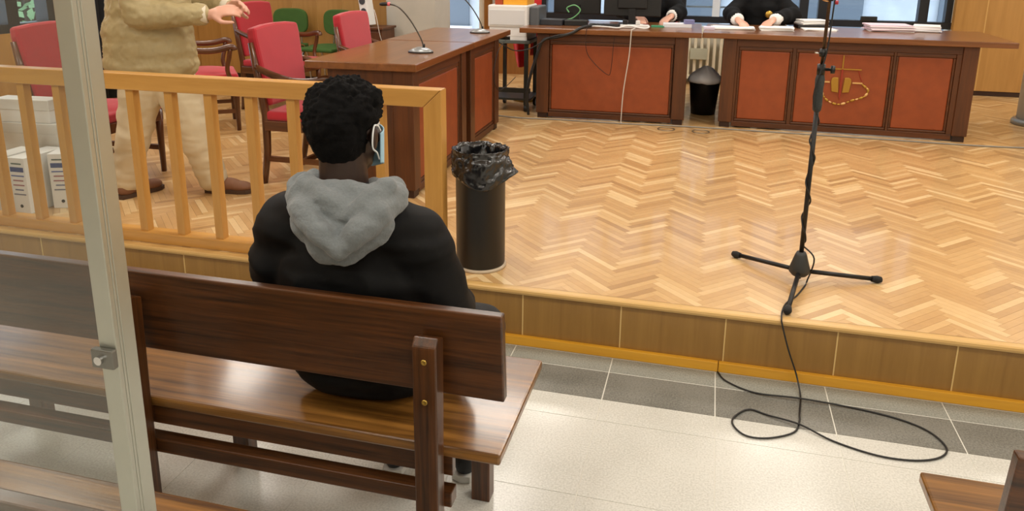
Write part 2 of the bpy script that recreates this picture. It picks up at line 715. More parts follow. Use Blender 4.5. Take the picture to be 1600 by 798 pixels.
# oak cladding right of the windows
cl = struct(MB().box(2.37, 3.4, YB - 0.05, YB, PZ, ZC), 'wall_cladding', PANELW['Z'], 'oak cladding beside the dark windows')
for a, b in ((2.375, 2.655), (2.667, 3.38)):
    MB().box(a, b, YB - 0.068, YB - 0.05, PZ + 0.05, ZC).build('panel', PANELW['Z'], cl, bevel=0.002)
MB().box(2.655, 2.667, YB - 0.066, YB - 0.05, PZ + 0.05, ZC).build('panel_bead', plain('panel_bead_pale', 'c9a160'), cl)
MB().box(2.37, 3.4, YB - 0.06, YB - 0.048, PZ, PZ + 0.05).build('skirting', DARKFOOT, cl)
DKRED = wood('dark_red_panel', '5d3117', '7c4724', 'Z', scale=0.5)
struct(MB().box(3.4, X1, YB - 0.09, YB, PZ, ZC), 'trim_1', DKRED, 'dark brown panel at the right end of the cladding')
BRN = wood('brown_panel', '7d4f22', '96642f', 'Z', scale=0.5)
struct(MB().box(-2.62, -1.95, YB - 0.06, YB, PZ, ZC).box(-1.95, -1.3, YB - 0.06, YB, PZ, 0.86), 'trim_2', BRN, 'brown wooden panel behind the concrete pillar')
# pillars
pil = struct(MB().box(-3.06, -2.56, 6.95, 7.4, PZ, ZC), 'pillar', CONC, 'square bare concrete pillar behind the side desks', bevel=0.015)
pr = MB().cyl((2.76, 7.28, PZ), (2.76, 7.28, ZC), 0.2, n=36)
pil2 = struct(pr, 'pillar', plain('pillar_grey', 'c3c1bb', 0.5), 'round pale grey pillar at the right edge', smooth=False)
for p in pil2.data.polygons:
    p.use_smooth = len(p.vertices) == 4
MB().lathe([(0.2, 0), (0.235, 0), (0.235, 0.03), (0.222, 0.045), (0.2, 0.05)], (2.76, 7.28, PZ), 36).build('base_ring', plain('ring_grey', '8f8f8b', 0.35, metal=0.6), pil2, smooth=True)

# ------------------------------------------------------------------ windows
FR = plain('window_frame_dark', '14181f', 0.4)
GL = glass_mat('window_glass', (0.92, 0.95, 0.97, 1), 0.02)
nwin = 0


def window_x(x0, x1, z0, z1, y, panes):
    """dark framed window in the back wall; panes = x limits of its mullions"""
    global nwin
    nwin += 1
    w_ = struct(MB().box(x0, x1, y - 0.02, y + 0.1, z0 - 0.07, z0).box(x0, x1, y, y + 0.1, z1 - 0.06, z1)
                .box(x0, x0 + 0.06, y, y + 0.1, z0, z1 - 0.06).box(x1 - 0.06, x1, y, y + 0.1, z0, z1 - 0.06),
                'window_%d' % nwin, FR)
    e = [x0 + 0.06] + panes + [x1 - 0.06]
    for a in panes:
        MB().box(a - 0.045, a + 0.045, y - 0.005, y + 0.1, z0, z1 - 0.06).build('mullion', FR, w_)
    for a, b in zip(e, e[1:]):
        MB().box(a, b, y + 0.045, y + 0.053, z0, z1 - 0.06).build('pane', GL, w_)
    return w_


wz = 0.98
wA = window_x(-1.95, -0.6, wz, 2.6, YB + 0.02, [-1.62, -1.1])
wB = window_x(-0.6, 0.55, wz, 2.6, YB + 0.02, [-0.35, 0.3])
wC = window_x(0.55, 2.37, wz, 2.6, YB + 0.02, [0.93, 1.12, 2.1])
MB().box(1.5, 1.66, YB - 0.03, YB + 0.02, wz - 0.005, wz + 0.045).build('handle', BLACKP, wC, bevel=0.006)
MB().box(-0.02, 0.06, YB + 0.0, YB + 0.1, wz, 2.54).build('sash_bar', plain('sash_pale', 'cdd6e0', 0.4), wB)
for z in (1.07, 1.2, 1.33, 1.46):
    MB().box(-0.3, 0.25, YB + 0.075, YB + 0.09, z, z + 0.02).build('blind_rail', plain('blind_grey', '8d979f', 0.5), wB)
nwin += 1
w4 = struct(MB().box(X0 - 0.15, X0 - 0.02, 4.2, 6.6, 0.95, 1.02).box(X0 - 0.15, X0 - 0.02, 4.2, 6.6, 2.63, 2.7)
            .box(X0 - 0.15, X0 - 0.02, 4.2, 4.3, 1.02, 2.63).box(X0 - 0.15, X0 - 0.02, 6.5, 6.6, 1.02, 2.63), 'window_%d' % nwin, FR)
for yy in (5.1, 5.5, 6.05):
    MB().box(X0 - 0.15, X0 - 0.02, yy - 0.055, yy + 0.055, 1.02, 2.63).build('mullion', FR, w4)
for a, b in ((4.3, 5.1), (5.1, 5.5), (5.5, 6.05), (6.05, 6.5)):
    MB().box(X0 - 0.09, X0 - 0.08, a, b, 1.02, 2.63).build('pane', GL, w4)
# heavy dark curtain at the left wall's end
mb = MB().grid(lambda u, v: V((X0 + 0.06 + 0.025 * math.sin(u * 26), 5.62 + u * 0.5, PZ + 0.02 + v * 2.6)), 60, 4)
tag(mb.build('curtain', plain('black_curtain', '121316', 0.9), None, smooth=True, solid=0.006), 'black curtain hanging beside the left window', 'curtain')
# white curtain by the printer
mb = MB().grid(lambda u, v: V((-2.5 + u * 0.42, YB - 0.12 + 0.03 * math.sin(u * 24), PZ + 0.72 + v * 2.0)), 60, 4)
tag(mb.build('curtain', plain('white_curtain', 'dfe0e2', 0.9), None, smooth=True, solid=0.004), 'white curtain hanging behind the printer', 'curtain')


# outside: pale building and a tree
ob = thing('building', 'pale neighbouring building outside the dark windows', 'building', (0, 13.5, -1))
MB().box(-9, 9, 0, 0.5, -2, 9).build('wall', plain('outside_wall', 'aab2b8', 0.9, var=0.3, scale=3), ob)
for k in range(7):
    b_ = MB().box(-7.6 + k * 2.2, -6.5 + k * 2.2, -0.06, 0.02, 1.4, 3.0).build('window', plain('outside_window', '5d6872', 0.3), ob)
    MB().box(-7.65 + k * 2.2, -6.45 + k * 2.2, -0.14, 0.0, 1.3, 1.4).build('ledge', plain('outside_ledge', 'cfd3d6', 0.8), b_)
tr = thing('tree', 'leafy tree outside the left window', 'tree', (-9.4, 8.9, -2.1))
mb = MB()
for k in range(9):
    a = random.uniform(0, 6.3)
    mb.tube(bez([(0, 0, 0.8 + k * 0.2), (0.5 * math.cos(a), 0.5 * math.sin(a), 2.2 + k * 0.2), (1.3 * math.cos(a), 1.3 * math.sin(a), 3.3 + k * 0.25)], 5), 0.05, 6)
mb.tube([(0, 0, 0), (0.05, 0, 1.5), (0, 0.1, 3.5)], [0.17, 0.14, 0.06], 10)
mb.build('trunk', plain('bark', '3a3027', 0.9), tr)
mb = MB()
for k in range(1500):
    d = V((random.gauss(0, 1), random.gauss(0, 1), random.gauss(0, 1))).normalized() * random.uniform(0.5, 1.7)
    c = V((0, 0, 3.2)) + d
    a = V((random.gauss(0, 1), random.gauss(0, 1), random.gauss(0, 1))).normalized() * 0.075
    b_ = a.orthogonal().normalized() * 0.045
    mb._add([c - a, c + b_, c + a, c - b_], [(0, 1, 2, 3)])
lf = mb.build('foliage', plain('leaf_green', '86a578', 0.7), tr)
lf['kind'] = 'stuff'

# ------------------------------------------------------------------ ceiling lamps (each with its own light)
LM = emit_mat('lamp_diffuser', 'fff2dc', 2.2)
LF = plain('lamp_frame', 'cfcfcb', 0.4)
for i, x in enumerate((-4.1, -1.6, 0.9, 3.4)):
    for j, yy in enumerate((-1.4, 0.9, 3.3, 5.6, 7.6)):
        t = thing('ceiling_lamp', 'square white ceiling light panel, number %s from the left in row %s from the rear' % (('one', 'two', 'three', 'four')[i], ('one', 'two', 'three', 'four', 'five')[j]), 'lamp', (x, yy, ZC), 0, 'ceiling light panels')
        MB().box(-0.32, 0.32, -0.32, -0.3, -0.05, 0).box(-0.32, 0.32, 0.3, 0.32, -0.05, 0).box(-0.32, -0.3, -0.3, 0.3, -0.05, 0).box(0.3, 0.32, -0.3, 0.3, -0.05, 0).build('frame', LF, t)
        MB().box(-0.3, 0.3, -0.3, 0.3, -0.03, -0.02).build('diffuser', LM, t)
        ld = bpy.data.lights.new('panel_light', 'AREA')
        ld.shape = 'RECTANGLE'
        ld.size = ld.size_y = 0.6
        ld.energy = LAMP_W
        ld.color = (1.0, 0.94, 0.86)
        lo = bpy.data.objects.new('panel_light', ld)
        C.objects.link(lo)
        lo.parent = t
        lo.location = (0, 0, -0.055)
# ------------------------------------------------------------------ railing on the platform edge
t = thing('railing', 'light beech railing with square balusters on the platform edge', 'railing', (0, 0, PZ))
ra, rb, zt, zb = -5.4, -1.04, 0.802, 0.727
pw = 0.078
MB().prism([(ra, zb), (rb - pw - 0.001, zb), (rb - 0.0015, zt), (ra, zt)], 'Y', 2.88, 2.945).build('top_rail', RAIL['X'], t, bevel=0.004)
MB().prism([(rb - pw, 0.05), (rb, 0.05), (rb, zt), (rb - pw, zb)], 'Y', 2.88, 2.945).build('end_post', RAIL['Z'], t, bevel=0.003)
MB().box(ra, rb + 0.0, 2.878, 2.955, 0.0, 0.05).build('bottom_rail', RAIL['X'], t, bevel=0.003)
bmx = MB().box(-0.02, 0.02, 2.892, 2.932, 0.05, zb).mesh('baluster')
bmx.materials.append(RAIL['Z'])
for k in range(20):
    o = bpy.data.objects.new('baluster', bmx)
    C.objects.link(o)
    o.parent = t
    o.location = (-1.32 - 0.2037 * k, 0, 0)


# ------------------------------------------------------------------ benches
def make_bench(label, loc):
    """x = 0 is the right end, y = 0 the rear edge of the seat, length L to the left"""
    L = 1.94
    t = thing('bench', label, 'bench', loc, 0, 'wooden courtroom benches')
    MB().box(-L, 0, 0, 0.458, 0.422, 0.45).build('seat', SEATW['X'], t, bevel=0.006)
    MB().prism([(0.034, 0.118 + 0.45), (0.062, 0.118 + 0.45), (0.036, 0.795), (0.008, 0.795)], 'X', -L, 0).build('backrest', BENCH['X'], t, bevel=0.004)
    MB().box(-L + 0.12, -0.12, 0.012, 0.034, 0.365, 0.421).build('rear_apron', BENCH['X'], t, bevel=0.002)
    MB().box(-L + 0.12, -0.12, 0.40, 0.424, 0.365, 0.421).build('front_apron', BENCH['X'], t, bevel=0.002)
    MB().box(-L + 0.12, -0.12, 0.0, 0.04, 0.285, 0.325).build('stretcher', BENCH['X'], t, bevel=0.003)
    for x in (-0.165, -0.97, -1.775):
        p = MB().prism([(-0.046, 0), (-0.001, 0), (-0.001, 0.45), (0.006, 0.73), (-0.03, 0.745), (-0.046, 0.725)], 'X', x - 0.029, x + 0.029).build('rear_post', BENCH['Z'], t, bevel=0.004)
        for z in (0.69, 0.59):
            s_ = MB().lathe([(0.007, 0), (0.007, 0.002), (0.0045, 0.0035), (0.0035, 0.0025)], (0, 0, 0), 14).build('screw', plain('brass', 'b99a4c', 0.35, metal=0.9), p, smooth=True)
            s_.location = (x, -0.046, z)
            s_.rotation_euler = (PI / 2, 0, 0)
        MB().box(x - 0.028, x + 0.028, 0.385, 0.435, 0, 0.421).build('front_leg', BENCH['Z'], t, bevel=0.003)
        MB().box(x - 0.02, x + 0.02, 0.0, 0.385, 0.37, 0.42).build('cross_bearer', BENCH['Y'], t)
    return t


BY = 1.491
make_bench('dark brown wooden bench the person in the grey hood sits on', (-0.406, BY, 0))
bn = bpy.data.objects['bench']
dup(bn, (0.523 + 1.94, BY - 0.257, 0), 0, 'dark brown wooden bench at the lower right corner')
dup(bn, (-0.406, BY - 0.764, 0), 0, 'dark brown wooden bench in the lower left corner nearest the glass')

# ------------------------------------------------------------------ glass partition
t = thing('glass_partition', 'clear glass partition pane with a slim aluminium post', 'partition', (-0.61, 0.62, 0))
ALU = plain('aluminium', 'b4b6ad', 0.3, metal=0.85, var=0.05, scale=30)
MB().box(-0.011, 0.011, 0.0, 0.007, 0, 2.5).box(-0.011, 0.011, 0.011, 0.03, 0, 2.5).box(-0.003, 0.011, 0.007, 0.011, 0, 2.5).build('post', ALU, t, bevel=0.001)
MB().box(-1.9, -0.0035, 0.0072, 0.0108, 0.12, 2.45).build('pane', glass_mat('partition_glass', (0.9, 0.93, 0.92, 1), 0.07), t)
MB().box(-1.9, -0.012, -0.002, 0.02, 0.06, 0.12).build('bottom_rail', ALU, t)
MB().box(-1.9, -0.012, -0.002, 0.02, 2.45, 2.5).build('top_rail', ALU, t)
ck = MB().box(-0.016, 0.012, -0.008, 0.0, 0.508 + 0.62, 0.53 + 0.62).build('clamp', plain('steel', '7d7d79', 0.3, metal=0.9), t, bevel=0.0015)
MB().cyl((-0.004, -0.012, 1.139), (-0.004, -0.008, 1.139), 0.005, 0.005).build('bolt', CHROME, ck)


# ------------------------------------------------------------------ people helpers
def hand(mb, wrist, d, n, curl=0.5, side=1, s=1.0, spread=0.1):
    """palm and five fingers; d = pointing direction, n = palm normal, side = +1 puts the thumb on the +w side"""
    wrist, d, n = V(wrist), V(d).normalized(), V(n)
    n = (n - d * n.dot(d)).normalized()
    w_ = d.cross(n)
    m = Matrix((w_, d, n)).transposed()
    mb.ell(wrist + d * 0.045 * s, (0.041 * s, 0.052 * s, 0.016 * s), m)
    mb.caps([wrist - d * 0.03 * s, wrist + d * 0.02 * s], [0.026 * s, 0.027 * s])
    for k, (off, ln) in enumerate(((1.0, 0.072), (0.36, 0.082), (-0.3, 0.077), (-0.93, 0.06))):
        p = wrist + d * (0.085 - 0.006 * abs(off)) * s + w_ * (off * 0.029 * s * side)
        dd = (d + w_ * off * spread * side).normalized()
        pts, rs = [p - dd * 0.03 * s, p], [0.0105 * s, 0.0102 * s]
        for q, fr in enumerate((0.45, 0.32, 0.23)):
            a = curl * (0.55 + 0.55 * q)
            dirv = dd * math.cos(a) + n * math.sin(a)
            p = p + dirv * ln * fr * s
            pts.append(p)
            rs.append((0.0098 - 0.0009 * q) * s)
        mb.caps(pts, rs)
    p = wrist + d * 0.018 * s + w_ * 0.026 * s * side
    q1 = p + (d * 0.6 + w_ * 0.75 * side + n * 0.3).normalized() * 0.042 * s
    q2 = q1 + (d * 0.95 + w_ * 0.2 * side + n * 0.35 * (0.5 + curl)).normalized() * 0.034 * s
    q3 = q2 + (d * 1.0 - w_ * 0.1 * side + n * 0.4 * (0.5 + curl)).normalized() * 0.026 * s
    mb.caps([p, q1, q2, q3], [0.015 * s, 0.0125 * s, 0.011 * s, 0.0085 * s])


def head(mb, c, yaw=0, pitch=0, s=1.0, neck=None):
    """head facing +Y before yaw; eyes at half height, nose, lips, chin, ears"""
    m = (Matrix.Rotation(yaw, 3, 'Z') @ Matrix.Rotation(pitch, 3, 'X'))
    c = V(c)

    def at(x, y, z):
        return c + m @ V((x * s, y * s, z * s))

    def E(p, r):
        mb.ell(at(*p), tuple(q * s for q in r), m)
    E((0, -0.012, 0.03), (0.074, 0.092, 0.09))
    E((0, 0.02, -0.03), (0.062, 0.07, 0.085))
    E((0, 0.052, -0.085), (0.038, 0.034, 0.03))
    E((0, 0.07, 0.03), (0.052, 0.022, 0.016))
    mb.caps([at(0, 0.086, 0.012), at(0, 0.106, -0.026)], [0.008 * s, 0.013 * s])
    E((0, 0.092, -0.058), (0.025, 0.01, 0.006))
    E((0, 0.09, -0.07), (0.022, 0.01, 0.007))
    for x in (-1, 1):
        E((x * 0.036, 0.066, -0.02), (0.026, 0.022, 0.02))
        ec = at(x * 0.081, -0.004, -0.014)
        em = m @ Matrix.Rotation(x * 0.35, 3, 'Z')
        mb.ell(ec, (0.010 * s, 0.020 * s, 0.032 * s), em)
    if neck is not None:
        mb.caps([at(0, -0.02, -0.04), V(neck)], [0.058 * s, 0.064 * s])
    return at, m


def eyes(at, m, s, parent, iris):
    for x in (-1, 1):
        e = MB().ell(at(x * 0.032, 0.077, 0.008), 0.0115 * s, m).build('eye', plain('eye_white', 'e9e6e0', 0.2), parent, smooth=True)
        MB().ell(at(x * 0.032, 0.0868, 0.008), (0.005 * s, 0.003 * s, 0.005 * s), m).build('iris', plain('iris_' + iris, iris, 0.15), e, smooth=True)


def shoe(mb, heel, d, s=1.0, up=0.0):
    """shoe upper from the heel point (on the ground) along d"""
    heel, d = V(heel), V(d).normalized()
    w_ = V((-d.y, d.x, 0))
    m = Matrix((w_, d, V((0, 0, 1)))).transposed()
    mb.ell(heel + d * 0.05 * s + V((0, 0, 0.05)), (0.037 * s, 0.055 * s, 0.05), m)
    mb.ell(heel + d * 0.13 * s + V((0, 0, 0.045)), (0.04 * s, 0.085 * s, 0.043), m)
    mb.ell(heel + d * 0.20 * s + V((0, 0, 0.035)), (0.045 * s, 0.07 * s, 0.034), m)
    mb.caps([heel + d * 0.055 * s + V((0, 0, 0.05)), heel + d * 0.05 * s + V((0, 0, 0.13))], [0.042 * s, 0.044 * s])


def sole(heel, d, s=1.0, h=0.022):
    heel, d = V(heel), V(d).normalized()
    w_ = V((-d.y, d.x, 0))
    prof = [(-0.03, 0.0), (-0.038, 0.05), (-0.036, 0.12), (-0.046, 0.19), (-0.042, 0.24), (-0.02, 0.272), (0.012, 0.272), (0.04, 0.24), (0.047, 0.19), (0.037, 0.12), (0.038, 0.05), (0.03, 0.0), (0, -0.008)]
    mb = MB()
    n = len(prof)
    vs = [heel + w_ * a * s + d * b * s for a, b in prof]
    mb._add([v + V((0, 0, 0.001)) for v in vs] + [v + V((0, 0, h)) for v in vs],
            [tuple(range(n)), tuple(range(2 * n - 1, n - 1, -1))] + [(i, i + n, (i + 1) % n + n, (i + 1) % n) for i in range(n)])
    return mb


def folds(amp, sx=9, sy=9, sz=9, seed=0.0, amp2=0.0):
    off = V((seed, seed * 1.7, seed * 0.3))

    def f(co, n):
        a = noise.noise(V((co.x * sx, co.y * sy, co.z * sz)) + off)
        b = 1 - abs(noise.noise(V((co.x * sx * 0.8 + co.z * 4, co.y * sy * 0.8, co.z * sz * 1.4)) + off * 2)) * 2
        r = n * (a * amp + b * amp * 0.6)
        if amp2:
            r += n * noise.noise(co * 60 + off) * amp2
        return r
    return f


# ------------------------------------------------------------------ seated person, seen from behind
SK = plain('skin_dark', '2e1b12', 0.5, var=0.1, scale=12)
JK = plain('jacket_black', '0a0a0b', 0.7, var=0.15, scale=10, bump=0.05, spec=0.2)
HOODM = plain('hood_grey_knit', '6f7476', 0.95, var=0.22, scale=160, bump=0.5, sheen=0.2)
O = V((-0.845, 1.68, 0))
p1 = thing('person', 'person in a black jacket and grey hood sitting on the bench, seen from behind', 'person', O)


def R_(pts):
    return [V(p) - O for p in pts]


mb = MB()
hc = V((-0.862, 1.70, 1.15)) - O
at, hm = head(mb, hc, yaw=math.radians(-9), pitch=math.radians(-3), s=1.0, neck=V((-0.862, 1.67, 0.95)) - O)
mb.caps(R_([(-0.86, 1.67, 0.97), (-0.85, 1.67, 0.8), (-0.845, 1.68, 0.6)]), [0.06, 0.11, 0.11])
for pts in (((-0.66, 1.68, 0.89), (-0.60, 1.75, 0.66), (-0.70, 1.95, 0.61)), ((-1.04, 1.68, 0.89), (-1.08, 1.75, 0.66), (-0.98, 1.95, 0.61))):
    mb.caps(R_(pts), [0.045, 0.038, 0.026])
for pts in (((-0.76, 1.72, 0.54), (-0.625, 2.05, 0.475), (-0.655, 1.99, 0.1)), ((-0.93, 1.72, 0.54), (-1.02, 2.07, 0.51), (-0.87, 1.96, 0.1))):
    mb.caps(R_(pts), [0.06, 0.045, 0.03])
mb.caps(R_([(-0.80, 1.67, 0.85), (-0.66, 1.68, 0.89)]), [0.06, 0.05])
mb.caps(R_([(-0.90, 1.67, 0.85), (-1.04, 1.68, 0.89)]), [0.06, 0.05])
mb.caps(R_([(-0.845, 1.68, 0.6), (-0.76, 1.72, 0.54)]), [0.1, 0.06])
mb.caps(R_([(-0.845, 1.68, 0.6), (-0.93, 1.72, 0.54)]), [0.1, 0.06])
hand(mb, R_([(-0.70, 1.95, 0.61)])[0], (-0.35, 0.9, -0.15), (-0.2, 0, -1), 0.5, 1)
hand(mb, R_([(-0.98, 1.95, 0.61)])[0], (0.35, 0.9, -0.15), (0.2, 0, -1), 0.5, -1)
body = skin(mb, 'body', SK, p1, 0.0055, 3)
eyes(at, hm, 1.0, body, '2a1a12')

# hair: rounded on top, faded toward the nape
HAIR = plain('hair_black', '0c0b0b', 0.95, var=0.3, scale=90, bump=0.8, spec=0.15)
nu, nv = 110, 76
mb = MB()


def hairpt(u, v):
    q = 2 * PI * u
    t_ = PI * (v * 0.88 + 0.12) - PI / 2        # open underneath
    dx, dy, dz = math.cos(t_) * math.cos(q), math.cos(t_) * math.sin(q), math.sin(t_)
    low = max(0.0, -dz)
    r = V((0.098 * dx, 0.111 * dy, 0.104 * dz if dz > 0 else 0.155 * dz))
    side = min(1, abs(dx) * 1.15) ** 2 * min(1, max(0, dy + 0.75) * 1.6)
    r *= 1 - 0.14 * low ** 1.3
    r.x *= 1 - 0.26 * side * min(1, max(0, 0.12 - dz) * 3.2)
    if dy > 0 and dz < 0.4:
        r *= 1 - 0.36 * min(1, dy * 1.5) * min(1, (0.4 - dz) * 2.0)
    p = V((0, -0.006, 0.028)) + r
    n_ = r.normalized()
    fade = 1 - 0.8 * min(1, low * 1.6)
    p += n_ * fade * (0.010 * noise.noise(p * 26) + 0.0075 * noise.noise(p * 75) + 0.005 * noise.noise(p * 160))
    return hc + hm @ p


mb.grid(hairpt, nu, nv)
hr = mb.build('hair', HAIR, body, smooth=True)

# face mask with ear loops
mb = MB()


def maskpt(u, v):
    a = (u - 0.5) * 2
    ang = a * 1.32
    z = 0.012 - v * (0.118 - 0.03 * abs(a)) - 0.012 * abs(a) * (1 - v)
    rx, ry = 0.076, 0.098 + 0.018 * math.exp(-(a * 3.2) ** 2) * math.sin(PI * min(1, v * 1.15))
    pl = 0.002 * math.sin(v * 26) * max(0, 1 - abs(a) * 1.6)
    return at(math.sin(ang) * (rx + pl), 0.012 + math.cos(ang) * (ry + pl), z - 0.008)


mb.grid(maskpt, 36, 18)
mk = mb.build('face_mask', plain('mask_blue', '9fc4d6', 0.8, var=0.08, scale=40), body, smooth=True, solid=0.003)
for x in (-1, 1):
    pts = [at(x * 0.075, 0.035, -0.002), at(x * 0.083, 0.012, 0.014), at(x * 0.089, -0.014, 0.018), at(x * 0.092, -0.026, -0.008), at(x * 0.089, -0.02, -0.036), at(x * 0.082, 0.008, -0.052), at(x * 0.07, 0.036, -0.075)]
    MB().tube(bez(pts, 5), 0.0022, 6).build('ear_loop', plain('loop_white', 'eef2f4', 0.7), mk, smooth=True)

# jacket
mb = MB()
for c, r in (((-0.845, 1.685, 0.55), (0.185, 0.135, 0.11)), ((-0.845, 1.685, 0.66), (0.205, 0.14, 0.14)), ((-0.845, 1.685, 0.78), (0.225, 0.142, 0.14)), ((-0.842, 1.68, 0.88), (0.19, 0.115, 0.10))):
    mb.ell(V(c) - O, r)
mb.caps(R_([(-1.02, 1.675, 0.893), (-0.845, 1.655, 0.955), (-0.69, 1.675, 0.88)]), [0.08, 0.085, 0.08])
mb.caps(R_([(-0.678, 1.685, 0.872), (-0.648, 1.70, 0.79), (-0.624, 1.72, 0.68), (-0.64, 1.84, 0.635), (-0.695, 1.945, 0.612)]), [0.087, 0.082, 0.076, 0.062, 0.046])
mb.caps(R_([(-1.03, 1.685, 0.88), (-1.058, 1.69, 0.80), (-1.072, 1.72, 0.69), (-1.04, 1.84, 0.635), (-0.985, 1.945, 0.612)]), [0.09, 0.088, 0.078, 0.062, 0.046])
mb.ell(V((-0.84, 1.66, 0.50)) - O, (0.185, 0.075, 0.048))
jk = folds(0.011, 8, 8, 14, 3.3)


def jdisp(co, n):
    d = jk(co, n)
    # nothing may pass into the backrest
    p = co + d
    wy = p.y + O.y
    if p.z < 0.80 and wy < 1.556:
        d.y += 1.556 - wy
    if p.z < 0.453:
        d.z += 0.453 - p.z
    return d


skin(mb, 'jacket', JK, p1, 0.010, 8, jdisp)

# hood lying on the back: roll round the neck, pouch with a V of folds
mb = MB()
ring = []
for k in range(25):
    q = 2 * PI * k / 24
    ring.append(V((-0.852 + 0.112 * math.cos(q), 1.668 + 0.108 * math.sin(q), 0.992 - 0.012 * math.sin(q) + 0.014 * math.cos(2 * q))) - O)
mb.tube(ring, [0.034 + 0.006 * math.sin(3 * k) for k in range(25)], 14)
mm = Matrix.Rotation(math.radians(-24), 3, 'X')
mb.ell(V((-0.822, 1.575, 0.962)) - O, (0.136, 0.05, 0.092), mm)
mb.ell(V((-0.825, 1.553, 0.92)) - O, (0.086, 0.038, 0.068), mm)
mb.caps(R_([(-0.955, 1.62, 0.995), (-0.90, 1.535, 0.985), (-0.84, 1.503, 0.945), (-0.795, 1.498, 0.912)]), [0.034, 0.032, 0.028, 0.02])
mb.caps(R_([(-0.712, 1.64, 1.005), (-0.72, 1.555, 0.99), (-0.748, 1.513, 0.958), (-0.785, 1.498, 0.918)]), [0.034, 0.035, 0.03, 0.02])
mb.caps(R_([(-0.925, 1.60, 1.03), (-0.86, 1.555, 1.015), (-0.79, 1.54, 0.985)]), [0.028, 0.026, 0.02])
mb.caps(R_([(-0.72, 1.60, 1.035), (-0.75, 1.55, 1.01), (-0.79, 1.54, 0.985)]), [0.028, 0.024, 0.018])
skin(mb, 'hood', HOODM, p1, 0.006, 5, folds(0.005, 24, 24, 24, 8.1, 0.0016))

# trousers and shoes
mb = MB()
for pts in (((-0.77, 1.70, 0.545), (-0.70, 1.88, 0.54), (-0.618, 2.06, 0.475), (-0.632, 2.04, 0.38), (-0.655, 2.0, 0.11)), ((-0.92, 1.70, 0.545), (-0.98, 1.88, 0.54), (-1.025, 2.07, 0.515), (-0.97, 2.05, 0.40), (-0.87, 1.97, 0.11))):
    mb.caps(R_(pts), [0.088, 0.08, 0.066, 0.062, 0.05])


def tdisp(co, n):
    d = folds(0.006, 8, 8, 14, 1.2)(co, n)
    if (co + d).z < 0.452 and co.y + O.y < 1.955 and co.z > 0.40:
        d.z += 0.452 - (co + d).z
    return d


skin(mb, 'trousers', plain('trousers_black', '17181a', 0.8, var=0.1, scale=40), p1, 0.009, 5, tdisp)
for hx, hy, dx in ((-0.655, 1.945, 0.12), (-0.87, 1.915, -0.1)):
    hl = V((hx, hy, 0)) - O
    mb = MB()
    shoe(mb, hl, (dx, 1, 0))
    sh = skin(mb, 'shoe', plain('shoe_dark', '24272a', 0.6), p1, 0.006, 4)
    sole(hl, (dx, 1, 0)).build('sole', plain('sole_white', 'd8d8d4', 0.6), sh)

# ------------------------------------------------------------------ standing person in the beige jacket
SK2 = plain('skin_fair', 'd3a08a', 0.5, var=0.08, scale=14)
BEI = plain('jacket_beige', 'a8986f', 0.6, var=0.14, scale=12, bump=0.9)
TRO = plain('trousers_cream', 'cfc1a2', 0.85, var=0.08, scale=16)
O2 = V((-2.93, 3.56, PZ))
p2 = thing('person', 'person in a crumpled beige jacket and cream trousers standing behind the railing', 'person', O2)


def W(pts, o=O2):
    return [V(p) - o for p in pts]


mb = MB()
at2, hm2 = head(mb, V((-2.80, 3.60, 1.77)) - O2, yaw=math.radians(-70), s=1.05, neck=V((-2.84, 3.59, 1.6)) - O2)
mb.caps(W([(-2.85, 3.58, 1.58), (-2.92, 3.56, 1.2), (-2.95, 3.55, 1.0)]), [0.06, 0.11, 0.11])
mb.caps(W([(-2.85, 3.58, 1.5), (-2.85, 3.43, 1.48), (-2.84, 3.36, 1.25)]), [0.06, 0.035, 0.035])
mb.caps(W([(-2.84, 3.36, 1.25), (-2.52, 3.50, 1.275)]), [0.035, 0.024])
mb.caps(W([(-2.85, 3.58, 1.5), (-2.84, 3.73, 1.48), (-2.80, 3.80, 1.28)]), [0.06, 0.035, 0.035])
mb.caps(W([(-2.80, 3.80, 1.28), (-2.5, 3.66, 1.31)]), [0.035, 0.024])
mb.caps(W([(-2.97, 3.52, 1.0), (-3.13, 3.48, 0.34)]), [0.08, 0.035])
mb.caps(W([(-2.87, 3.58, 1.0), (-2.72, 3.66, 0.34)]), [0.08, 0.035])
hand(mb, W([(-2.52, 3.50, 1.275)])[0], (0.8, 0.35, 0.25), (0, 0.6, -0.5), 0.6, -1)
hand(mb, W([(-2.5, 3.66, 1.31)])[0], (0.85, -0.3, 0.1), (0, -0.6, -0.5), 0.6, 1)
b2 = skin(mb, 'body', SK2, p2, 0.007, 3)
eyes(at2, hm2, 1.05, b2, '5a4632')
mb = MB().ell(V((-2.81, 3.60, 1.80)) - O2, (0.104, 0.088, 0.10), hm2.to_4x4())
skin(mb, 'hair', plain('hair_grey', '5e574f', 0.9), b2, 0.008, 3, lambda co, n: (n * 0.008 * noise.noise(co * 40)) if co.x + O2.x < -2.76 or co.z > 1.60 else -n * 0.05)
mb = MB()
for c, r in (((-2.955, 3.55, 1.0), (0.268, 0.2, 0.125)), ((-2.95, 3.55, 1.08), (0.262, 0.195, 0.17)), ((-2.955, 3.55, 1.16), (0.252, 0.19, 0.2)), ((-2.94, 3.56, 1.28), (0.235, 0.185, 0.22)), ((-2.89, 3.57, 1.42), (0.19, 0.18, 0.16)), ((-2.86, 3.58, 1.52), (0.14, 0.17, 0.09))):
    mb.ell(V(c) - O2, r)
mb.caps(W([(-2.86, 3.43, 1.50), (-2.86, 3.37, 1.36), (-2.84, 3.355, 1.275), (-2.70, 3.42, 1.275), (-2.57, 3.475, 1.275)]), [0.09, 0.082, 0.072, 0.066, 0.054])
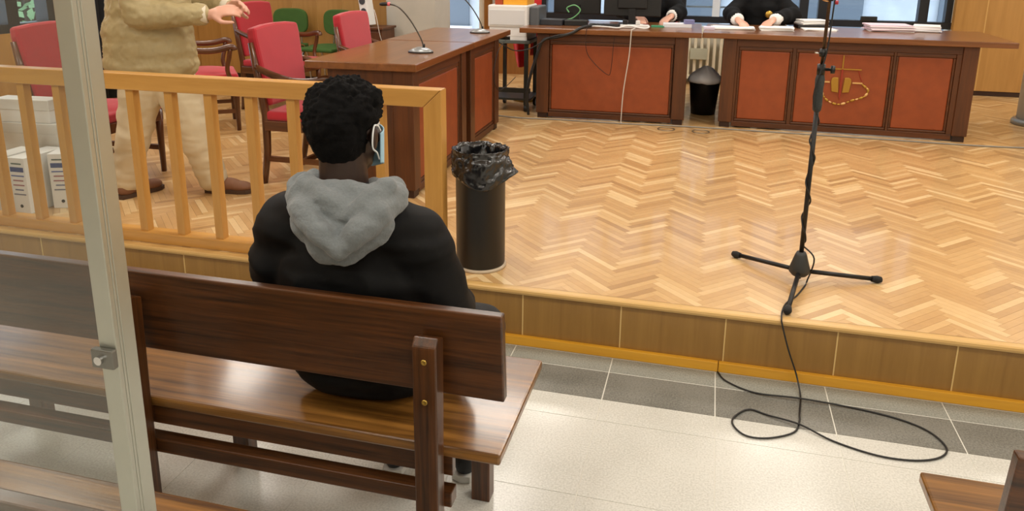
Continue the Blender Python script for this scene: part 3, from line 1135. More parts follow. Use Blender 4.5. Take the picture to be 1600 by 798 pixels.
mb.caps(W([(-2.84, 3.73, 1.50), (-2.83, 3.79, 1.36), (-2.80, 3.80, 1.29), (-2.67, 3.74, 1.30), (-2.55, 3.69, 1.31)]), [0.09, 0.08, 0.07, 0.064, 0.052])
skin(mb, 'jacket', BEI, p2, 0.011, 5, folds(0.007, 13, 13, 18, 5.5, 0.006))
mb = MB()
mb.caps(W([(-2.98, 3.52, 0.95), (-3.05, 3.50, 0.68), (-3.135, 3.47, 0.34)]), [0.125, 0.095, 0.075])
mb.caps(W([(-2.86, 3.58, 0.95), (-2.765, 3.60, 0.66), (-2.715, 3.66, 0.34)]), [0.125, 0.1, 0.078])
skin(mb, 'trousers', TRO, p2, 0.010, 5, folds(0.008, 9, 9, 18, 2.2))
for hp, dr in (((-3.13, 3.40, 0), (0.25, 0.95, 0)), ((-2.76, 3.66, 0), (0.95, 0.22, 0))):
    hl = V(hp) - V((O2.x, O2.y, 0))
    mb = MB()
    shoe(mb, hl, dr)
    sh = skin(mb, 'shoe', plain('shoe_brown', '7d553b', 0.6, var=0.15, scale=20), p2, 0.007, 4)
    sole(hl, dr).build('sole', plain('sole_brown', '4a3526', 0.7), sh)
# white cuffs
for a, b_ in (((-2.575, 3.473, 1.275), (-2.535, 3.492, 1.277)), ((-2.555, 3.69, 1.31), (-2.512, 3.667, 1.311))):
    MB().tube(W([a, b_]), [0.05, 0.046], 16).build('cuff', plain('cuff_cream', 'd8cfba', 0.8), p2, smooth=True)


# ------------------------------------------------------------------ robed people behind the main desk
def judge(label, base, handL, handR, cuffs=True, hairc='4b3a2c', face=PI):
    B = V(base)
    p = thing('person', label, 'person', B)
    mb = MB()
    at_, m_ = head(mb, (0, -0.06, 1.22), yaw=face, s=1.0, neck=(0, 0, 1.02))
    mb.caps([(0, 0, 1.02), (0, 0.02, 0.8), (0, 0.02, 0.5)], [0.06, 0.11, 0.12])
    hl, hr_ = V(handL) - B, V(handR) - B
    for sx, hp in ((-1, hl), (1, hr_)):
        mb.caps([(0, 0, 0.92), (sx * 0.17, 0, 0.95), (sx * 0.26, -0.13, 0.86), hp], [0.08, 0.05, 0.04, 0.024])
    for sx in (-1, 1):
        mb.caps([(sx * 0.09, 0, 0.52), (sx * 0.12, -0.42, 0.5), (sx * 0.12, -0.40, 0.06)], [0.07, 0.05, 0.035])
    hand(mb, hl, (0.35, -0.75, -0.25), (0, 0, -1), 0.45, 1)
    hand(mb, hr_, (-0.4, -0.75, -0.25), (0, 0, -1), 0.45, -1)
    bd = skin(mb, 'body', SK2, p, 0.007, 3)
    eyes(at_, m_, 1.0, bd, '4a3a2a')
    mb = MB().ell((0, 0.0, 1.262), (0.09, 0.1, 0.098)).ell((0, 0.045, 1.2), (0.085, 0.07, 0.11))
    skin(mb, 'hair', plain('hair_' + hairc, hairc, 0.9), bd, 0.008, 3, lambda co, n: n * 0.006 * noise.noise(co * 45))
    mb = MB()
    for c, r in (((0, 0.02, 0.55), (0.24, 0.2, 0.16)), ((0, 0.02, 0.72), (0.225, 0.16, 0.2)), ((0, 0.01, 0.88), (0.2, 0.14, 0.14))):
        mb.ell(c, r)
    mb.caps([(-0.17, 0, 0.95), (0, 0.02, 1.0), (0.17, 0, 0.95)], [0.085, 0.075, 0.085])
    for sx, hp in ((-1, hl), (1, hr_)):
        e = V((sx * 0.27, -0.14, 0.86))
        mb.caps([(sx * 0.18, 0, 0.93), tuple(e), tuple(e.lerp(hp, 0.5)), tuple(e.lerp(hp, 0.82))], [0.085, 0.075, 0.066, 0.06])
    for sx in (-1, 1):
        mb.caps([(sx * 0.1, 0, 0.53), (sx * 0.10, -0.40, 0.50), (sx * 0.10, -0.40, 0.14)], [0.11, 0.085, 0.075])
    skin(mb, 'robe', plain('robe_black', '0c0d0f', 0.85, var=0.1, scale=20, spec=0.2), p, 0.013, 6, folds(0.009, 10, 10, 8, 4.4))
    if cuffs:
        for sx, hp in ((-1, hl), (1, hr_)):
            e = V((sx * 0.27, -0.14, 0.86))
            a, b_ = e.lerp(hp, 0.80), e.lerp(hp, 0.96)

            def wob(q, i, ang):
                return q
            MB().tube([a, a.lerp(b_, 0.5), b_], [0.058, 0.056, 0.042], 16).build('lace_cuff', plain('lace_white', 'ecebe8', 0.9, var=0.1, scale=120), p, smooth=True)
    md = MB().lathe([(0.0, 0), (0.03, 0.0), (0.034, 0.003), (0.024, 0.008), (0.0, 0.009)], (0, 0, 0), 18).build('medal', plain('gold', 'c9a24a', 0.35, metal=0.8), p, smooth=True)
    md.location = (0.06, -0.165, 0.86)
    md.rotation_euler = (PI / 2, 0, 0)
    return p


judge('person in a black robe with white cuffs and both hands on papers', (0.42, 7.5, PZ), (0.21, 6.99, PZ + 0.825), (0.49, 6.97, PZ + 0.835))
judge('person in a black robe half hidden by the black monitor', (-0.58, 7.56, PZ), (-0.66, 7.06, PZ + 0.835), (-0.37, 7.1, PZ + 0.835), hairc='6a5a48')
# ------------------------------------------------------------------ desks
DH = 0.765


def desk(label, loc, rz, bx, top, panels, depth=0.6, zp=(0.075, 0.63), end_panel=None):
    """front face at y=0 looking to -y; body from x=bx[0] to bx[1]; panels = x limits of the leather fields"""
    a, b = bx
    t = thing('desk', label, 'desk', loc, rz, 'walnut courtroom desks')
    MB().box(top[0], top[1], top[2], top[3], DH - 0.042, DH).build('tabletop', DTOP['X'], t, bevel=0.005)
    P = 0.105
    for x0, x1 in ((a, a + P), (b - P, b)):
        p = MB().box(x0, x1, 0, 0.12, 0.045, DH - 0.042).build('post', DESK['Z'], t, bevel=0.005)
        MB().box(x0 + 0.012, x1 - 0.012, 0.012, 0.11, 0, 0.045).build('foot', DARKFOOT, p)
    MB().box(a + P, b - P, 0.04, 0.058, 0.015, DH - 0.042).build('front_board', DESK['X'], t)
    MB().box(a + P, b - P, 0.012, 0.04, zp[1] + 0.03, DH - 0.042).build('top_rail', DESK['X'], t, bevel=0.003)
    MB().box(a + P, b - P, 0.012, 0.04, 0.012, zp[0] - 0.02).build('bottom_rail', DESK['X'], t, bevel=0.003)
    edges = [a + P] + [x for q in panels for x in q] + [b - P]
    for i in range(0, len(edges), 2):
        x0, x1 = edges[i] + (0.018 if i else 0), edges[i + 1] - (0.018 if i + 2 < len(edges) else 0)
        if x1 - x0 > 0.008:
            MB().box(x0, x1, 0.012, 0.04, zp[0] - 0.02, zp[1] + 0.03).build('stile', DESK['Z'], t, bevel=0.002)
    for x0, x1 in panels:
        f = MB().prism([(0.04, 0), (0.016, 0), (0.016, 0.006), (0.032, 0.016), (0.04, 0.016)], 'X', 0, 1)
        fr = MB().box(x0 - 0.018, x1 + 0.018, 0.018, 0.04, zp[1], zp[1] + 0.03).box(x0 - 0.018, x1 + 0.018, 0.018, 0.04, zp[0] - 0.02, zp[0])
        fr.box(x0 - 0.018, x0, 0.018, 0.04, zp[0], zp[1]).box(x1, x1 + 0.018, 0.018, 0.04, zp[0], zp[1])
        fr.build('moulding', DESK['X'], t, bevel=0.006)
        MB().box(x0, x1, 0.022, 0.041, zp[0], zp[1]).build('leather_panel', LEATHER, t, bevel=0.012)
    for k, x in enumerate((a, b - 0.022)):
        MB().box(x + (0.004 if k == 0 else 0), x + (0.022 if k == 0 else 0.018), 0.12, depth, 0.03, DH - 0.042).build('end_panel', DESK['Z'], t, bevel=0.002)
    MB().box(a + 0.03, b - 0.03, depth - 0.03, depth - 0.01, DH - 0.16, DH - 0.042).build('rear_apron', DESK['X'], t)
    return t


desk('walnut side desk behind the railing, nearest the seated person', (-1.555, 3.862, PZ), PI / 2 + math.radians(2.2), (0.0, 1.07), (-0.03, 1.155, -0.03, 0.62), [(0.14, 0.93)], 0.50)
desk('walnut side desk beside the printer, with a short leather front', (-1.605, 5.06, PZ), PI / 2 + math.radians(1.0), (0.0, 0.78), (-0.03, 1.02, -0.035, 0.62), [(0.12, 0.66)], 0.50)
desk('walnut main desk with one wide leather panel', (-1.425, 6.335, PZ), math.radians(1.2), (0.0, 1.245), (-0.145, 1.345, -0.04, 0.95), [(0.125, 1.115)], 0.8)
dr = desk('walnut main desk with three leather panels and a gold emblem', (0.092, 6.395, PZ), math.radians(-1.6), (0.0, 1.825), (-0.168, 2.06, -0.04, 0.95), [(0.142, 0.512), (0.575, 1.24), (1.292, 1.665)], 0.8)
# emblem on the middle panel: sword over tablets, scales beam, chain of links
GOLD = plain('emblem_gold', 'b08a3c', 0.4, metal=0.7)
RUST = plain('emblem_red', '8f2d15', 0.5)
em = bpy.data.objects.new('emblem', None)
C.objects.link(em)
em.parent = dr
em.location = (0.905, 0.019, 0.415)
em.scale = (1.14, 1, 1.12)
em['label'] = 'gold court emblem with sword, tablets and chain'
MB().box(-0.004, 0.004, -0.006, 0.004, 0.09, 0.185).build('sword_hilt', GOLD, em)
MB().prism([(-0.006, 0.09), (0.006, 0.09), (0.006, -0.10), (0, -0.125), (-0.006, -0.10)], 'Y', -0.006, 0.004).build('sword_blade', RUST, em)
MB().box(-0.115, 0.12, -0.005, 0.004, 0.086, 0.094).build('scale_beam', GOLD, em)
for sx in (-1, 1):
    MB().prism([(sx * 0.012, -0.075), (sx * 0.055, -0.07), (sx * 0.065, 0.0), (sx * 0.06, 0.025), (sx * 0.045, 0.032), (sx * 0.02, 0.03)], 'Y', -0.008, 0.004).build('tablet', GOLD, em, bevel=0.003)
    MB().box(sx * 0.072 if sx > 0 else -0.135, 0.135 if sx > 0 else -0.072, -0.005, 0.004, -0.008, 0.002).build('side_bar', plain('emblem_pale', 'd8b072', 0.4, metal=0.4), em)
    MB().tube([(sx * 0.10, 0, 0.09), (sx * 0.118, 0, 0.04), (sx * 0.135, 0, 0.0)], 0.003, 6).build('scale_cord', RUST, em)
chain = bez([(-0.125, 0, -0.06), (-0.08, 0, -0.13), (0.0, 0, -0.158), (0.085, 0, -0.125), (0.155, 0, -0.095), (0.175, 0, -0.05), (0.14, 0, -0.015)], 3)
for k, q in enumerate(chain):
    d = (chain[min(k + 1, len(chain) - 1)] - chain[max(k - 1, 0)]).normalized()
    m3 = Matrix((d, V((0, 1, 0)), d.cross(V((0, 1, 0))))).transposed()
    MB().ell(q, (0.017, 0.008, 0.009) if k % 2 else (0.012, 0.006, 0.006), m3, 10, 6).build('chain_link', plain('emblem_pale', 'd8b072') if k % 3 == 1 else GOLD, em, smooth=True)


# ------------------------------------------------------------------ red armchairs
def armchair(label, loc, rz):
    """faces +x; origin on the floor under the seat's middle"""
    t = thing('armchair', label, 'chair', loc, rz, 'red armchairs behind the side desks')

    def cush(u, v):
        return None
    mb = MB().box(-0.23, 0.25, -0.25, 0.25, 0.385, 0.445).ell((0.01, 0, 0.44), (0.23, 0.235, 0.035))
    skin(mb, 'seat_cushion', RED, t, 0.012, 6)
    MB().box(-0.23, 0.245, -0.255, -0.225, 0.33, 0.39).box(-0.23, 0.245, 0.225, 0.255, 0.33, 0.39).box(0.22, 0.25, -0.225, 0.225, 0.33, 0.39).box(-0.24, -0.21, -0.225, 0.225, 0.33, 0.39).build('seat_frame', CHAIRW['X'], t, bevel=0.004)
    # upholstered back, wider at the top, leaning back
    mb = MB()
    ang = math.radians(8)
    m4 = Matrix.Translation((-0.225, 0, 0.47)) @ Matrix.Rotation(-ang, 4, 'Y')
    n = 10
    prof = [(-0.215, 0.0), (0.215, 0.0), (0.245, 0.40), (0.238, 0.455), (0.12, 0.468), (0, 0.472), (-0.12, 0.468), (-0.238, 0.455), (-0.245, 0.40)]
    k = len(prof)
    vs = [m4 @ V((0.03, p[0], p[1])) for p in prof] + [m4 @ V((-0.03, p[0], p[1])) for p in prof]
    mb._add(vs, [tuple(range(k)), tuple(range(2 * k - 1, k - 1, -1))] + [(i, i + k, (i + 1) % k + k, (i + 1) % k) for i in range(k)])
    mb.build('backrest', RED, t, bevel=0.016)
    for sy in (-1, 1):
        # rear leg runs up as the back's side
        MB().tube([(-0.27, sy * 0.225, 0), (-0.235, sy * 0.23, 0.2), (-0.228, sy * 0.232, 0.42), (-0.255, sy * 0.24, 0.62), (-0.285, sy * 0.247, 0.84)], [0.017, 0.022, 0.025, 0.022, 0.016], 8).build('rear_leg', CHAIRW['Z'], t, smooth=True)
        MB().tube([(0.225, sy * 0.235, 0), (0.225, sy * 0.235, 0.25), (0.225, sy * 0.235, 0.40)], [0.016, 0.021, 0.026], 8).build('front_leg', CHAIRW['Z'], t, smooth=True)
        arm = bez([(-0.255, sy * 0.255, 0.70), (-0.15, sy * 0.27, 0.665), (-0.02, sy * 0.285, 0.635), (0.1, sy * 0.285, 0.635), (0.19, sy * 0.28, 0.655), (0.225, sy * 0.278, 0.65), (0.232, sy * 0.278, 0.63)], 5)
        MB().tube(arm, [0.018 + 0.006 * min(1, i / 12) for i in range(len(arm))], 10).build('arm', CHAIRW['X'], t, smooth=True)
        MB().tube(bez([(0.2, sy * 0.25, 0.38), (0.17, sy * 0.268, 0.48), (0.19, sy * 0.28, 0.58), (0.2, sy * 0.28, 0.64)], 4), 0.017, 8).build('arm_post', CHAIRW['Z'], t, smooth=True)
        MB().beam((-0.25, sy * 0.225, 0.155), (0.225, sy * 0.235, 0.155), 0.022, 0.03).build('side_stretcher', CHAIRW['X'], t)
    MB().beam((0.0, -0.23, 0.155), (0.0, 0.23, 0.155), 0.022, 0.03).build('cross_stretcher', CHAIRW['Y'], t)
    return t


ch = armchair('red armchair with curved wooden arms at the near end of the side desk', (-2.27, 4.14, PZ), 0)
dup(ch, (-2.31, 5.26, PZ), 0, 'red armchair pushed up to the middle of the side desks')
dup(ch, (-3.72, 6.12, PZ), math.radians(-6), 'red armchair in shadow against the oak panelled wall')
dup(ch, (-3.86, 5.2, PZ), math.radians(38), 'red armchair whose dark arm shows past the beige jacket')
dup(ch, (-3.52, 3.74, PZ), 0, 'red armchair behind the white archive boxes')
dup(ch, (0.42, 7.58, PZ), -PI / 2, 'red armchair under the person reading papers')
dup(ch, (-0.58, 7.64, PZ), -PI / 2, 'red armchair under the person behind the monitor')


def green_chair(label, loc, rz):
    t = thing('green_chair', label, 'chair', loc, rz, 'green visitor chairs along the panelled wall')
    mb = MB().box(-0.2, 0.2, -0.2, 0.22, 0.42, 0.46).ell((0, 0, 0.455), (0.19, 0.19, 0.03))
    skin(mb, 'seat', GREEN, t, 0.012, 8)
    mb = MB()
    prof = [(math.copysign(abs(math.cos(q)) ** 0.55, math.cos(q)) * 0.19, 0.68 + math.copysign(abs(math.sin(q)) ** 0.6, math.sin(q)) * 0.13) for q in [2 * PI * k / 28 for k in range(28)]]
    mb.prism(prof, 'Y', 0.215, 0.26)
    mb.build('backrest', GREEN, t, bevel=0.012)
    for sx in (-1, 1):
        MB().tube(bez([(sx * 0.1, 0.1, 0.415), (sx * 0.1, 0.24, 0.42), (sx * 0.1, 0.262, 0.47), (sx * 0.09, 0.262, 0.62)], 4), 0.011, 8).build('back_support', CHROME, t, smooth=True)
        MB().tube(bez([(sx * 0.2, 0.24, 0.0), (sx * 0.19, 0.15, 0.41), (sx * 0.19, -0.12, 0.41), (sx * 0.2, -0.22, 0.0)], 5), 0.011, 8).build('leg_frame', CHROME, t, smooth=True)
    return t


gc = green_chair('green upholstered visitor chair on chrome tubes, nearer the pillar', (-3.72, 6.98, PZ), math.radians(-8))
dup(gc, (-4.24, 7.0, PZ), math.radians(4), 'green upholstered visitor chair half hidden by the red armchair')

# ------------------------------------------------------------------ black waste bin with liner
BX, BYY = -0.925, 3.05
t = thing('waste_bin', 'tall black round waste bin with a black bag beside the railing', 'bin', (BX, BYY, PZ))
MB().lathe([(0.0, 0.012), (0.104, 0.012), (0.107, 0.02), (0.107, 0.50), (0.112, 0.505), (0.112, 0.52), (0.106, 0.52), (0.104, 0.03), (0, 0.03)], (0, 0, 0), 40).build('body', plain('bin_black', '0e0e10', 0.42), t, smooth=True)
MB().lathe([(0.0, 0.0), (0.113, 0.0), (0.113, 0.01), (0.105, 0.014), (0, 0.014)], (0, 0, 0), 40).build('base_ring', plain('bin_base_clear', 'b9a890', 0.3), t, smooth=True)


BAGK = [(0.121, 0.425), (0.123, 0.445), (0.121, 0.475), (0.118, 0.505), (0.114, 0.534), (0.102, 0.528), (0.097, 0.46), (0.088, 0.36), (0.07, 0.28)]
BAGP = []
for (r0, z0), (r1, z1) in zip(BAGK, BAGK[1:]):
    BAGP += [(r0 + (r1 - r0) * k / 5, z0 + (z1 - z0) * k / 5) for k in range(5)]
BAGP.append(BAGK[-1])


def bagw(p, i, q):
    """crumpled film: sharp creases all over, a slack flap at the front pulled out to the right"""
    r = V((p.x, p.y, 0)).normalized()
    c = V((math.cos(q) * 1.5, math.sin(q) * 1.5, p.z * 9 + i * 0.05))
    k = noise.noise(c * 1.8) * 0.9 + (0.35 - abs(noise.noise(c * 3.1 + V((3, 1, 2)))) * 1.3) + (0.25 - abs(noise.noise(c * 7.3)) * 0.8)
    amp = 0.011 if i < 20 else 0.014
    z = p.z
    p = p + r * k * amp + V((0, 0, k * 0.006))
    if i < 15:
        wgt = (15 - i) / 15
        d1 = math.atan2(math.sin(q + 1.2), math.cos(q + 1.2))
        d2 = math.atan2(math.sin(q + 0.15), math.cos(q + 0.15))
        f1, f2 = math.exp(-(d1 / 0.8) ** 2), math.exp(-(d2 / 0.36) ** 2)
        p += V((0, 0, (-0.05 * f1 + 0.022 * f2) * wgt)) + r * (0.010 * f1 + 0.042 * f2 * wgt)
    if i < 25:
        m = 0.1135 / max(1e-6, V((p.x, p.y, 0)).length)
        if m > 1:
            p.x *= m
            p.y *= m
    return p


BAGM = plain('bag_black', '141416', 0.24, var=0.1, scale=30, bump=0.3, spec=0.8)
MB().lathe(BAGP, (0, 0, 0), 120, bagw).build('bin_liner', BAGM, t, smooth=True)

# ------------------------------------------------------------------ microphone stand
SX, SY = 0.425, 3.225
t = thing('microphone_stand', 'black tripod microphone stand on the parquet', 'microphone stand', (SX, SY, PZ))
MB().lathe([(0.0, 0.035), (0.03, 0.035), (0.043, 0.05), (0.042, 0.065), (0.024, 0.125), (0.018, 0.138), (0.0, 0.138)], (0, 0, 0), 20).build('hub', plain('stand_plastic', '2a2b2a', 0.5), t, smooth=True)
for fx, fy in ((0.171, 3.445), (0.753, 3.311), (0.353, 2.888)):
    e = V((fx - SX, fy - SY, 0.016))
    d = V((e.x, e.y, 0)).normalized()
    l = MB().cyl(d * 0.03 + V((0, 0, 0.052)), e, 0.0095, n=12).build('leg', BLACKM, t, smooth=True)
    MB().tube([e - d * 0.03 + V((0, 0, 0.003)), e - d * 0.005, e + d * 0.012], [0.0125, 0.0165, 0.012], 12).build('rubber_foot', plain('rubber', '161616', 0.8), l, smooth=True)
MB().cyl((0, 0, 0.02), (0, 0, 0.80), 0.0095, n=14).build('pole', BLACKM, t, smooth=True)
MB().lathe([(0.011, 0), (0.0165, 0.008), (0.0185, 0.03), (0.0165, 0.09), (0.0185, 0.13), (0.014, 0.15), (0.008, 0.155)], (0, 0, 0.735), 18).build('clutch_grip', plain('grip_rubber', '2d3130', 0.7, var=0.3, scale=120, bump=0.6), t, smooth=True)
cp = MB().cyl((0, 0, 0.885), (0, 0, 0.925), 0.0155, n=16).build('boom_collar', BLACKM, t, smooth=True)
MB().tube([(0.014, 0, 0.905), (0.035, 0, 0.905), (0.036, 0, 0.905), (0.05, 0, 0.905)], [0.006, 0.006, 0.016, 0.016], 12).build('clamp_knob', BLACKP, cp, smooth=True)
MB().cyl((0, 0, 0.88), (0.008, 0, 1.42), 0.0065, n=12).build('upper_rod', plain('rod_bronze', '54402e', 0.35, metal=0.8), t, smooth=True)
c2 = MB().cyl((0.0, 0, 0.955), (0.0, 0, 0.985), 0.0125, n=14).build('rod_clamp', BLACKP, t, smooth=True)
MB().cyl((-0.012, -0.004, 0.968), (-0.03, -0.006, 0.97), 0.0035, n=8).build('thumb_screw', CHROME, c2, smooth=True)
c3 = MB().tube([(0.004, 0, 1.17), (0.005, 0, 1.20), (0.006, 0, 1.24)], [0.014, 0.017, 0.015], 14).build('top_clamp', BLACKP, t, smooth=True)
MB().tube([(-0.006 + 0.022 * math.cos(q), -0.014, 1.185 + 0.016 * math.sin(q)) for q in [PI * 0.9 + k * 0.3 for k in range(8)]], 0.003, 6).build('ring_clip', plain('copper', 'b98a5a', 0.3, metal=0.9), c3, smooth=True)
MB().cyl((0.02, -0.005, 1.165), (0.034, -0.01, 1.165), 0.008, n=12).build('red_button', plain('red_plastic', 'a51f33', 0.4), c3, smooth=True)
MB().caps([(0.008, 0, 1.40), (0.009, 0, 1.50)], [0.013, 0.024]).build('microphone', BLACKP, t, smooth=True)
# ------------------------------------------------------------------ cable: down the stand, over the edge, looping on the tiles
pts = [(SX + 0.03, SY, PZ + 1.36), (SX + 0.02, SY - 0.012, PZ + 1.15), (SX + 0.012, SY - 0.012, PZ + 0.97), (SX - 0.02, SY - 0.02, PZ + 0.8)]
for k in range(26):
    q = k * 0.8
    rr = 0.0125 + 0.002 * math.sin(k * 2.1)
    pts.append((SX + rr * math.cos(q), SY + rr * math.sin(q), PZ + 0.70 - k * 0.0215))
pts += [(SX + 0.05, SY - 0.02, PZ + 0.12), (0.462, 3.24, PZ + 0.006), (0.443, 3.17, PZ + 0.005), (0.40, 3.06, PZ + 0.005), (0.358, 2.985, PZ + 0.005), (0.336, 2.90, PZ + 0.006), (0.329, 2.835, PZ + 0.006), (0.332, 2.82, PZ - 0.012), (0.36, 2.80, 0.15), (0.398, 2.80, 0.05), (0.41, 2.73, 0.006),
        (0.403, 2.66, 0.005), (0.395, 2.60, 0.0045), (0.39, 2.554, 0.0045), (0.365, 2.481, 0.0045), (0.278, 2.424, 0.0045), (0.205, 2.419, 0.0045), (0.164, 2.473, 0.0045), (0.172, 2.527, 0.0045), (0.222, 2.586, 0.0045), (0.286, 2.566, 0.0045), (0.388, 2.526, 0.011), (0.486, 2.466, 0.0045), (0.617, 2.42, 0.0045), (0.732, 2.424, 0.0045), (0.817, 2.465, 0.0045), (0.849, 2.529, 0.0045), (0.814, 2.612, 0.0045), (0.724, 2.666, 0.0045), (0.581, 2.697, 0.0045), (0.404, 2.70, 0.011), (0.249, 2.706, 0.0045), (0.146, 2.762, 0.0045), (0.112, 2.824, 0.0045)]
tag(MB().tube(bez(pts, 6), 0.0034, 6).build('microphone_cable', plain('cable_black', '171717', 0.5), None, smooth=True), 'thin black cable running from the microphone stand and looping on the tiles', 'cable')


# ------------------------------------------------------------------ desk microphones
def desk_mic(label, loc, rz):
    t = thing('desk_microphone', label, 'microphone', loc, rz, 'gooseneck microphones on the side desks')
    mb = MB()
    prof = [(0.0, 0.0, 0.004), (0.075, 0.055, 0.004), (0.075, 0.055, 0.012), (0.045, 0.04, 0.026), (0.02, 0.02, 0.034), (0, 0, 0.035)]
    vs, fs, n = [], [], 28
    for rx, ry, z in prof[1:5]:
        for j in range(n):
            q = 2 * PI * j / n
            vs.append(V((rx * math.cos(q), ry * math.sin(q), z)))
    for i in range(3):
        for j in range(n):
            fs.append((i * n + j, i * n + (j + 1) % n, (i + 1) * n + (j + 1) % n, (i + 1) * n + j))
    fs += [tuple(range(n - 1, -1, -1)), tuple(3 * n + j for j in range(n))]
    mb._add(vs, fs)
    mb.build('base', plain('mic_silver', '9b9fa1', 0.35, metal=0.5), t, smooth=True)
    bp_ = MB().lathe([(0.076, 0), (0.078, 0.0), (0.078, 0.006), (0.0, 0.006)], (0, 0, 0), 28).build('base_pad', BLACKP, t)
    bp_.scale = (1, 0.73, 1)
    neck = bez([(0.02, 0, 0.03), (0.0, 0, 0.09), (-0.06, 0, 0.19), (-0.13, 0, 0.265), (-0.19, 0, 0.285)], 8)
    g = MB().tube(neck, 0.0045, 8).build('gooseneck', plain('mic_neck', '4e4a44', 0.35, metal=0.7), t, smooth=True)
    MB().tube([(-0.19, 0, 0.285), (-0.2, 0, 0.285), (-0.235, 0, 0.283), (-0.25, 0, 0.282)], [0.006, 0.011, 0.011, 0.007], 12).build('capsule', BLACKP, g, smooth=True)
    MB().cyl((-0.186, 0, 0.285), (-0.2, 0, 0.2845), 0.0115, n=12).build('light_ring', plain('ring_red', 'e0707a', 0.4), g, smooth=True)
    MB().cyl((0.02, 0, 0.03), (0.02, 0, 0.052), 0.008, n=12).build('socket', BLACKP, t, smooth=True)
    return t


dm = desk_mic('silver gooseneck microphone at the near end of the side desks', (-1.70, 4.36, PZ + DH), math.radians(4))
dup(dm, (-1.74, 5.72, PZ + DH), math.radians(15), 'silver gooseneck microphone in front of the printer')

# ------------------------------------------------------------------ printer, trolley, flag
t = thing('trolley', 'dark metal printer trolley on castors between the desks', 'trolley', (-1.70, 6.74, PZ))
TM = plain('trolley_metal', '33342f', 0.45, metal=0.4)
MB().box(-0.2, 0.17, -0.22, 0.22, 0.605, 0.635).build('top_shelf', plain('trolley_top', '5d625d', 0.4), t, bevel=0.004)
MB().box(-0.2, 0.17, -0.2, 0.2, 0.10, 0.12).build('lower_shelf', TM, t, bevel=0.003)
MB().box(-0.2, 0.17, -0.2, -0.17, 0.17, 0.21).build('cross_bar', TM, t)
for x in (-0.16, 0.13):
    for yy in (-0.18, 0.18):
        MB().box(x - 0.016, x + 0.016, yy - 0.016, yy + 0.016, 0.06, 0.605).build('leg', TM, t)
        MB().cyl((x - 0.012, yy, 0.03), (x + 0.012, yy, 0.03), 0.03, n=16).build('castor', BLACKP, t)
t = thing('printer', 'white laser printer standing on the trolley', 'printer', (-1.73, 6.72, PZ + 0.635))
MB().box(-0.18, 0.17, -0.2, 0.2, 0.11, 0.30).build('body', WHITEP, t, bevel=0.012)
MB().box(-0.165, 0.15, -0.205, -0.2, 0.13, 0.26).build('front_cover', plain('printer_grey', 'd2d3d3', 0.5), t, bevel=0.006)
MB().box(-0.17, 0.17, -0.19, 0.2, 0.03, 0.11).build('paper_tray', WHITEP, t, bevel=0.005)
MB().box(0.02, 0.17, -0.19, 0.18, 0.0, 0.03).box(-0.17, -0.12, -0.19, 0.18, 0, 0.03).build('feet', WHITEP, t)
MB().box(0.175, 0.26, -0.12, 0.2, 0.1, 0.29).build('side_unit', plain('side_unit_grey', '54585c', 0.45), t, bevel=0.015)
for x0, x1, c, lb in ((-0.13, -0.06, 'a8431f', 'brown red paper box on top of the printer'), (-0.055, 0.16, 'e8a52c', 'orange yellow paper ream on top of the printer')):
    o = MB().box(x0, x1, -0.15, 0.13, 0, 0.1).build('paper_ream', plain('ream_' + c, c, 0.5), None, bevel=0.003)
    o.location = (-1.73, 6.72, PZ + 0.935)
    tag(o, lb, 'paper ream')


def flagpt(u, v):
    wdt = 0.36 * (1 - 0.55 * v ** 1.5)
    return V((-1.745 + (u - 0.5) * wdt + 0.03 * v, 7.12 + 0.035 * math.sin(u * 13 + v * 2), PZ + 1.1 - v * 0.78))


fl = thing('flag', 'red and yellow flag hanging limp behind the printer trolley', 'flag', (0, 0, 0))
MB().grid(lambda u, v: flagpt(u * 0.62, v), 26, 16).build('red_cloth', plain('flag_red', 'd22d31', 0.7), fl, smooth=True, solid=0.003)
MB().grid(lambda u, v: flagpt(0.62 + u * 0.16, v * 0.62), 8, 14).build('yellow_stripe', plain('flag_yellow', 'e0a92b', 0.7), fl, smooth=True, solid=0.003)
MB().grid(lambda u, v: flagpt(0.78 + u * 0.22, v * 0.85), 10, 14).build('red_edge', plain('flag_red', 'c3242a'), fl, smooth=True, solid=0.003)
MB().cyl((-1.70, 7.15, PZ + 0.03), (-1.70, 7.15, PZ + 2.2), 0.014, n=12).build('pole', plain('pole_brass', 'a8843c', 0.35, metal=0.8), fl, smooth=True)
MB().lathe([(0, 0), (0.14, 0), (0.14, 0.015), (0.03, 0.03), (0.02, 0.06), (0, 0.06)], (-1.70, 7.15, PZ), 24).build('foot', plain('pole_brass', 'a8843c'), fl, smooth=True)

# ------------------------------------------------------------------ radiator and second bin, seen between the main desks
RADM = plain('radiator_cream', 'e3dcc4', 0.45)
t = thing('radiator', 'cream cast iron column radiator under the window', 'radiator', (-0.06, YB - 0.14, PZ))
for k in range(14):
    x = -0.45 + k * 0.068
    MB().tube([(x, -0.05, 0.09), (x, -0.05, 0.52)], 0.017, 10).tube([(x, 0.05, 0.09), (x, 0.05, 0.52)], 0.017, 10).box(x - 0.026, x + 0.026, -0.07, 0.07, 0.515, 0.56).box(x - 0.026, x + 0.026, -0.07, 0.07, 0.06, 0.1).build('column', RADM, t, bevel=0.004)
for x in (-0.45, -0.45 + 13 * 0.068):
    MB().box(x - 0.02, x + 0.02, -0.05, 0.05, 0, 0.07).build('foot', RADM, t)
MB().box(-0.16, 0.02, -0.085, -0.07, 0.28, 0.4).build('valve_box', plain('valve_grey', 'b8bba6', 0.5), t)
t = thing('waste_bin', 'black waste bin with a white bag between the main desks', 'bin', (-0.035, 6.96, PZ))
